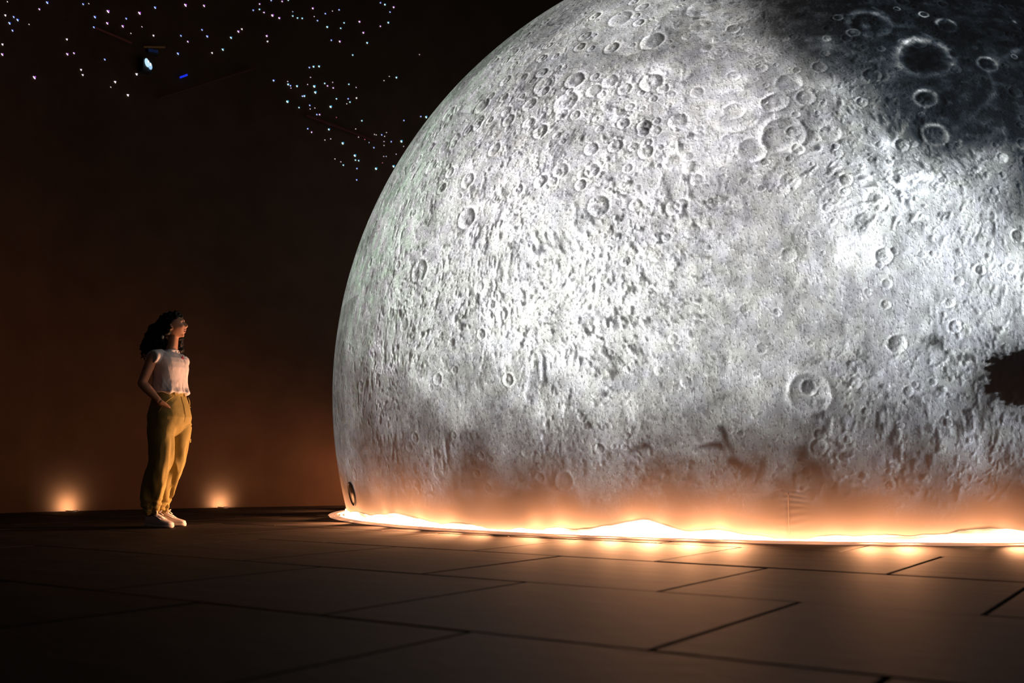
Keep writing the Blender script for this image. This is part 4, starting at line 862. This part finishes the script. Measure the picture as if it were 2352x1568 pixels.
# pocket welts, belt loops, snap, cargo tab: all laid on the cloth
ta = a.copy()
def cloth(z, l, tol=.012):
    m_ = (np.abs(ta[:, 2] - z) < tol) & (np.abs(ta[:, 1] - l) < tol); return float(ta[m_, 0].max()) if m_.any() else .1
def flank(z, f, s_, tol=.012):
    m_ = (np.abs(ta[:, 2] - z) < tol) & (np.abs(ta[:, 0] - f) < tol) & (ta[:, 1] * s_ > 0); return float((ta[m_, 1] * s_).max()) * s_ if m_.any() else .17 * s_
wz = J(390.5, 905, 0).z
for s_ in (-1, 1):
    pts = []
    for k in range(7):
        z = wz - .022 - .021 * k; f = .105 - .011 * k; pts.append((f, flank(z, f, s_) + .001 * s_, z))
    mb = MB(); mb.tube(pts, .0038, 6); mb.build('pocket_welt', M_TROUSER, tro, True)
for l in (.05, -.07):
    mb = MB(); mb.tube([(cloth(z, l) + .003, l, z) for z in (wz - .022, wz - .01, wz, wz + .012)], .0048, 6, flat=.6); mb.build('belt_loop', M_TROUSER, tro, True)
snz = J(437, 933, 0).z
mb = MB(); mb.ball((cloth(snz, .10) + .001, .10, snz), (.004, .0055, .0055), 10, 6); mb.build('snap_button', M_GOLD, tro, True)
mb = MB(); fz = J(429, 1010, 0).z; fx = cloth(fz, .15); mb.box((fx - .022, .135, fz - .016), (fx + .001, .152, fz + .012)); mb.build('cargo_flap', M_TROUSER, tro)
mb = MB(); mb.tube([(cloth(z, .004, .009) + .0005, .004, z) for z in [wz - .02 - .012 * k for k in range(12)]], .0026, 6); mb.build('fly_seam', M_TROUSER, tro, True)

# shoes
def shoe(s_, toe_px, heel_px, lab):
    toe = J(*toe_px, s_ * .11); heel = J(*heel_px, s_ * .10)
    d = Vector((toe.x - heel.x, toe.y - heel.y, 0)); L_ = .255; yaw = math.atan2(d.y, d.x) + (.14 if s_ > 0 else -.10)
    mid = Vector(((toe.x + heel.x) / 2, s_ * .105, 0))
    e = empty('shoe', (0, 0, 0)); e.parent = person; e.location = mid; e.rotation_euler = (0, 0, yaw); e['label'] = lab
    def sec(x, w_, z0, z1, n=18, p=2.6):
        out = []
        for k in range(n):
            a_ = 2 * PI * k / n; ca, sa = math.cos(a_), math.sin(a_)
            y = w_ * math.copysign(abs(ca) ** (2 / p), ca); z = (z0 + z1) / 2 + (z1 - z0) / 2 * math.copysign(abs(sa) ** (2 / p), sa)
            out.append(Vector((x, y, z)))
        return out
    h = L_ / 2; mb = MB()
    mb.loft([sec(x, w_, 0, z1) for x, w_, z1 in ((-h, .018, .024), (-h + .008, .030, .030), (-h + .05, .036, .028), (-.01, .036, .024), (.05, .046, .024), (h - .035, .044, .026), (h - .01, .030, .030), (h, .014, .026))])
    mb.build('sole', M_SOLE, e, True)
    mb = MB()
    mb.loft([sec(x, w_, .015, z1) for x, w_, z1 in ((-h + .004, .020, .072), (-h + .014, .030, .088), (-h + .05, .035, .088), (-h + .085, .036, .090), (-.01, .036, .084), (.03, .042, .070), (.065, .044, .056), (h - .03, .040, .047), (h - .012, .030, .042), (h - .003, .014, .034))])
    um = remesh(mb.mesh('upper'), .005, 3, 'upper'); link('upper', um, e, M_SHOE)
    mb = MB(); mb.loft([sec(x, w_, z0, z1, 12) for x, w_, z0, z1 in ((-h + .085, .018, .085, .104), (-.02, .020, .080, .100), (.03, .018, .064, .076))]); mb.build('tongue', M_SHOE, e, True)
    lc_ = MB()
    for k in range(5):
        x = -.028 + k * .017; z = .099 - k * .0075 - (.004 if k > 3 else 0)
        lc_.tube([(x - .006, -.026, z - .012), (x, 0, z + .005), (x + .006, .026, z - .012)], .0032, 6); lc_.tube([(x + .006, -.026, z - .013), (x, 0, z + .004), (x - .006, .026, z - .013)], .0032, 6)
    for q in (-1, 1):
        lc_.tube([Vector((-.028, 0, .106)) + Vector((.016 * math.sin(t_ * PI) + .010 * t_, q * .028 * math.sin(t_ * PI * .9), .016 * math.sin(t_ * PI))) for t_ in [k / 8 for k in range(9)]], .0034, 6)
        lc_.tube([(-.028, 0, .106), (-.01, q * .02, .106), (.004, q * .036, .088)], .003, 6)
    lc_.build('laces', M_LACE, e, True)
    # eyelet stays
    mb = MB()
    for q in (-1, 1): mb.tube([(-.034, q * .027, .090), (.0, q * .029, .078), (.040, q * .030, .060)], .006, 6, flat=.5)
    mb.build('eyelet_stay', M_LACE, e, True)
shoe(-1, (394, 1205), (338, 1197), 'white lace-up shoe nearer the camera')
shoe(1, (417.5, 1202), (362, 1194), 'white lace-up shoe on the far foot, a step ahead')
print('tiles', ntile, 'stars', len(stars))
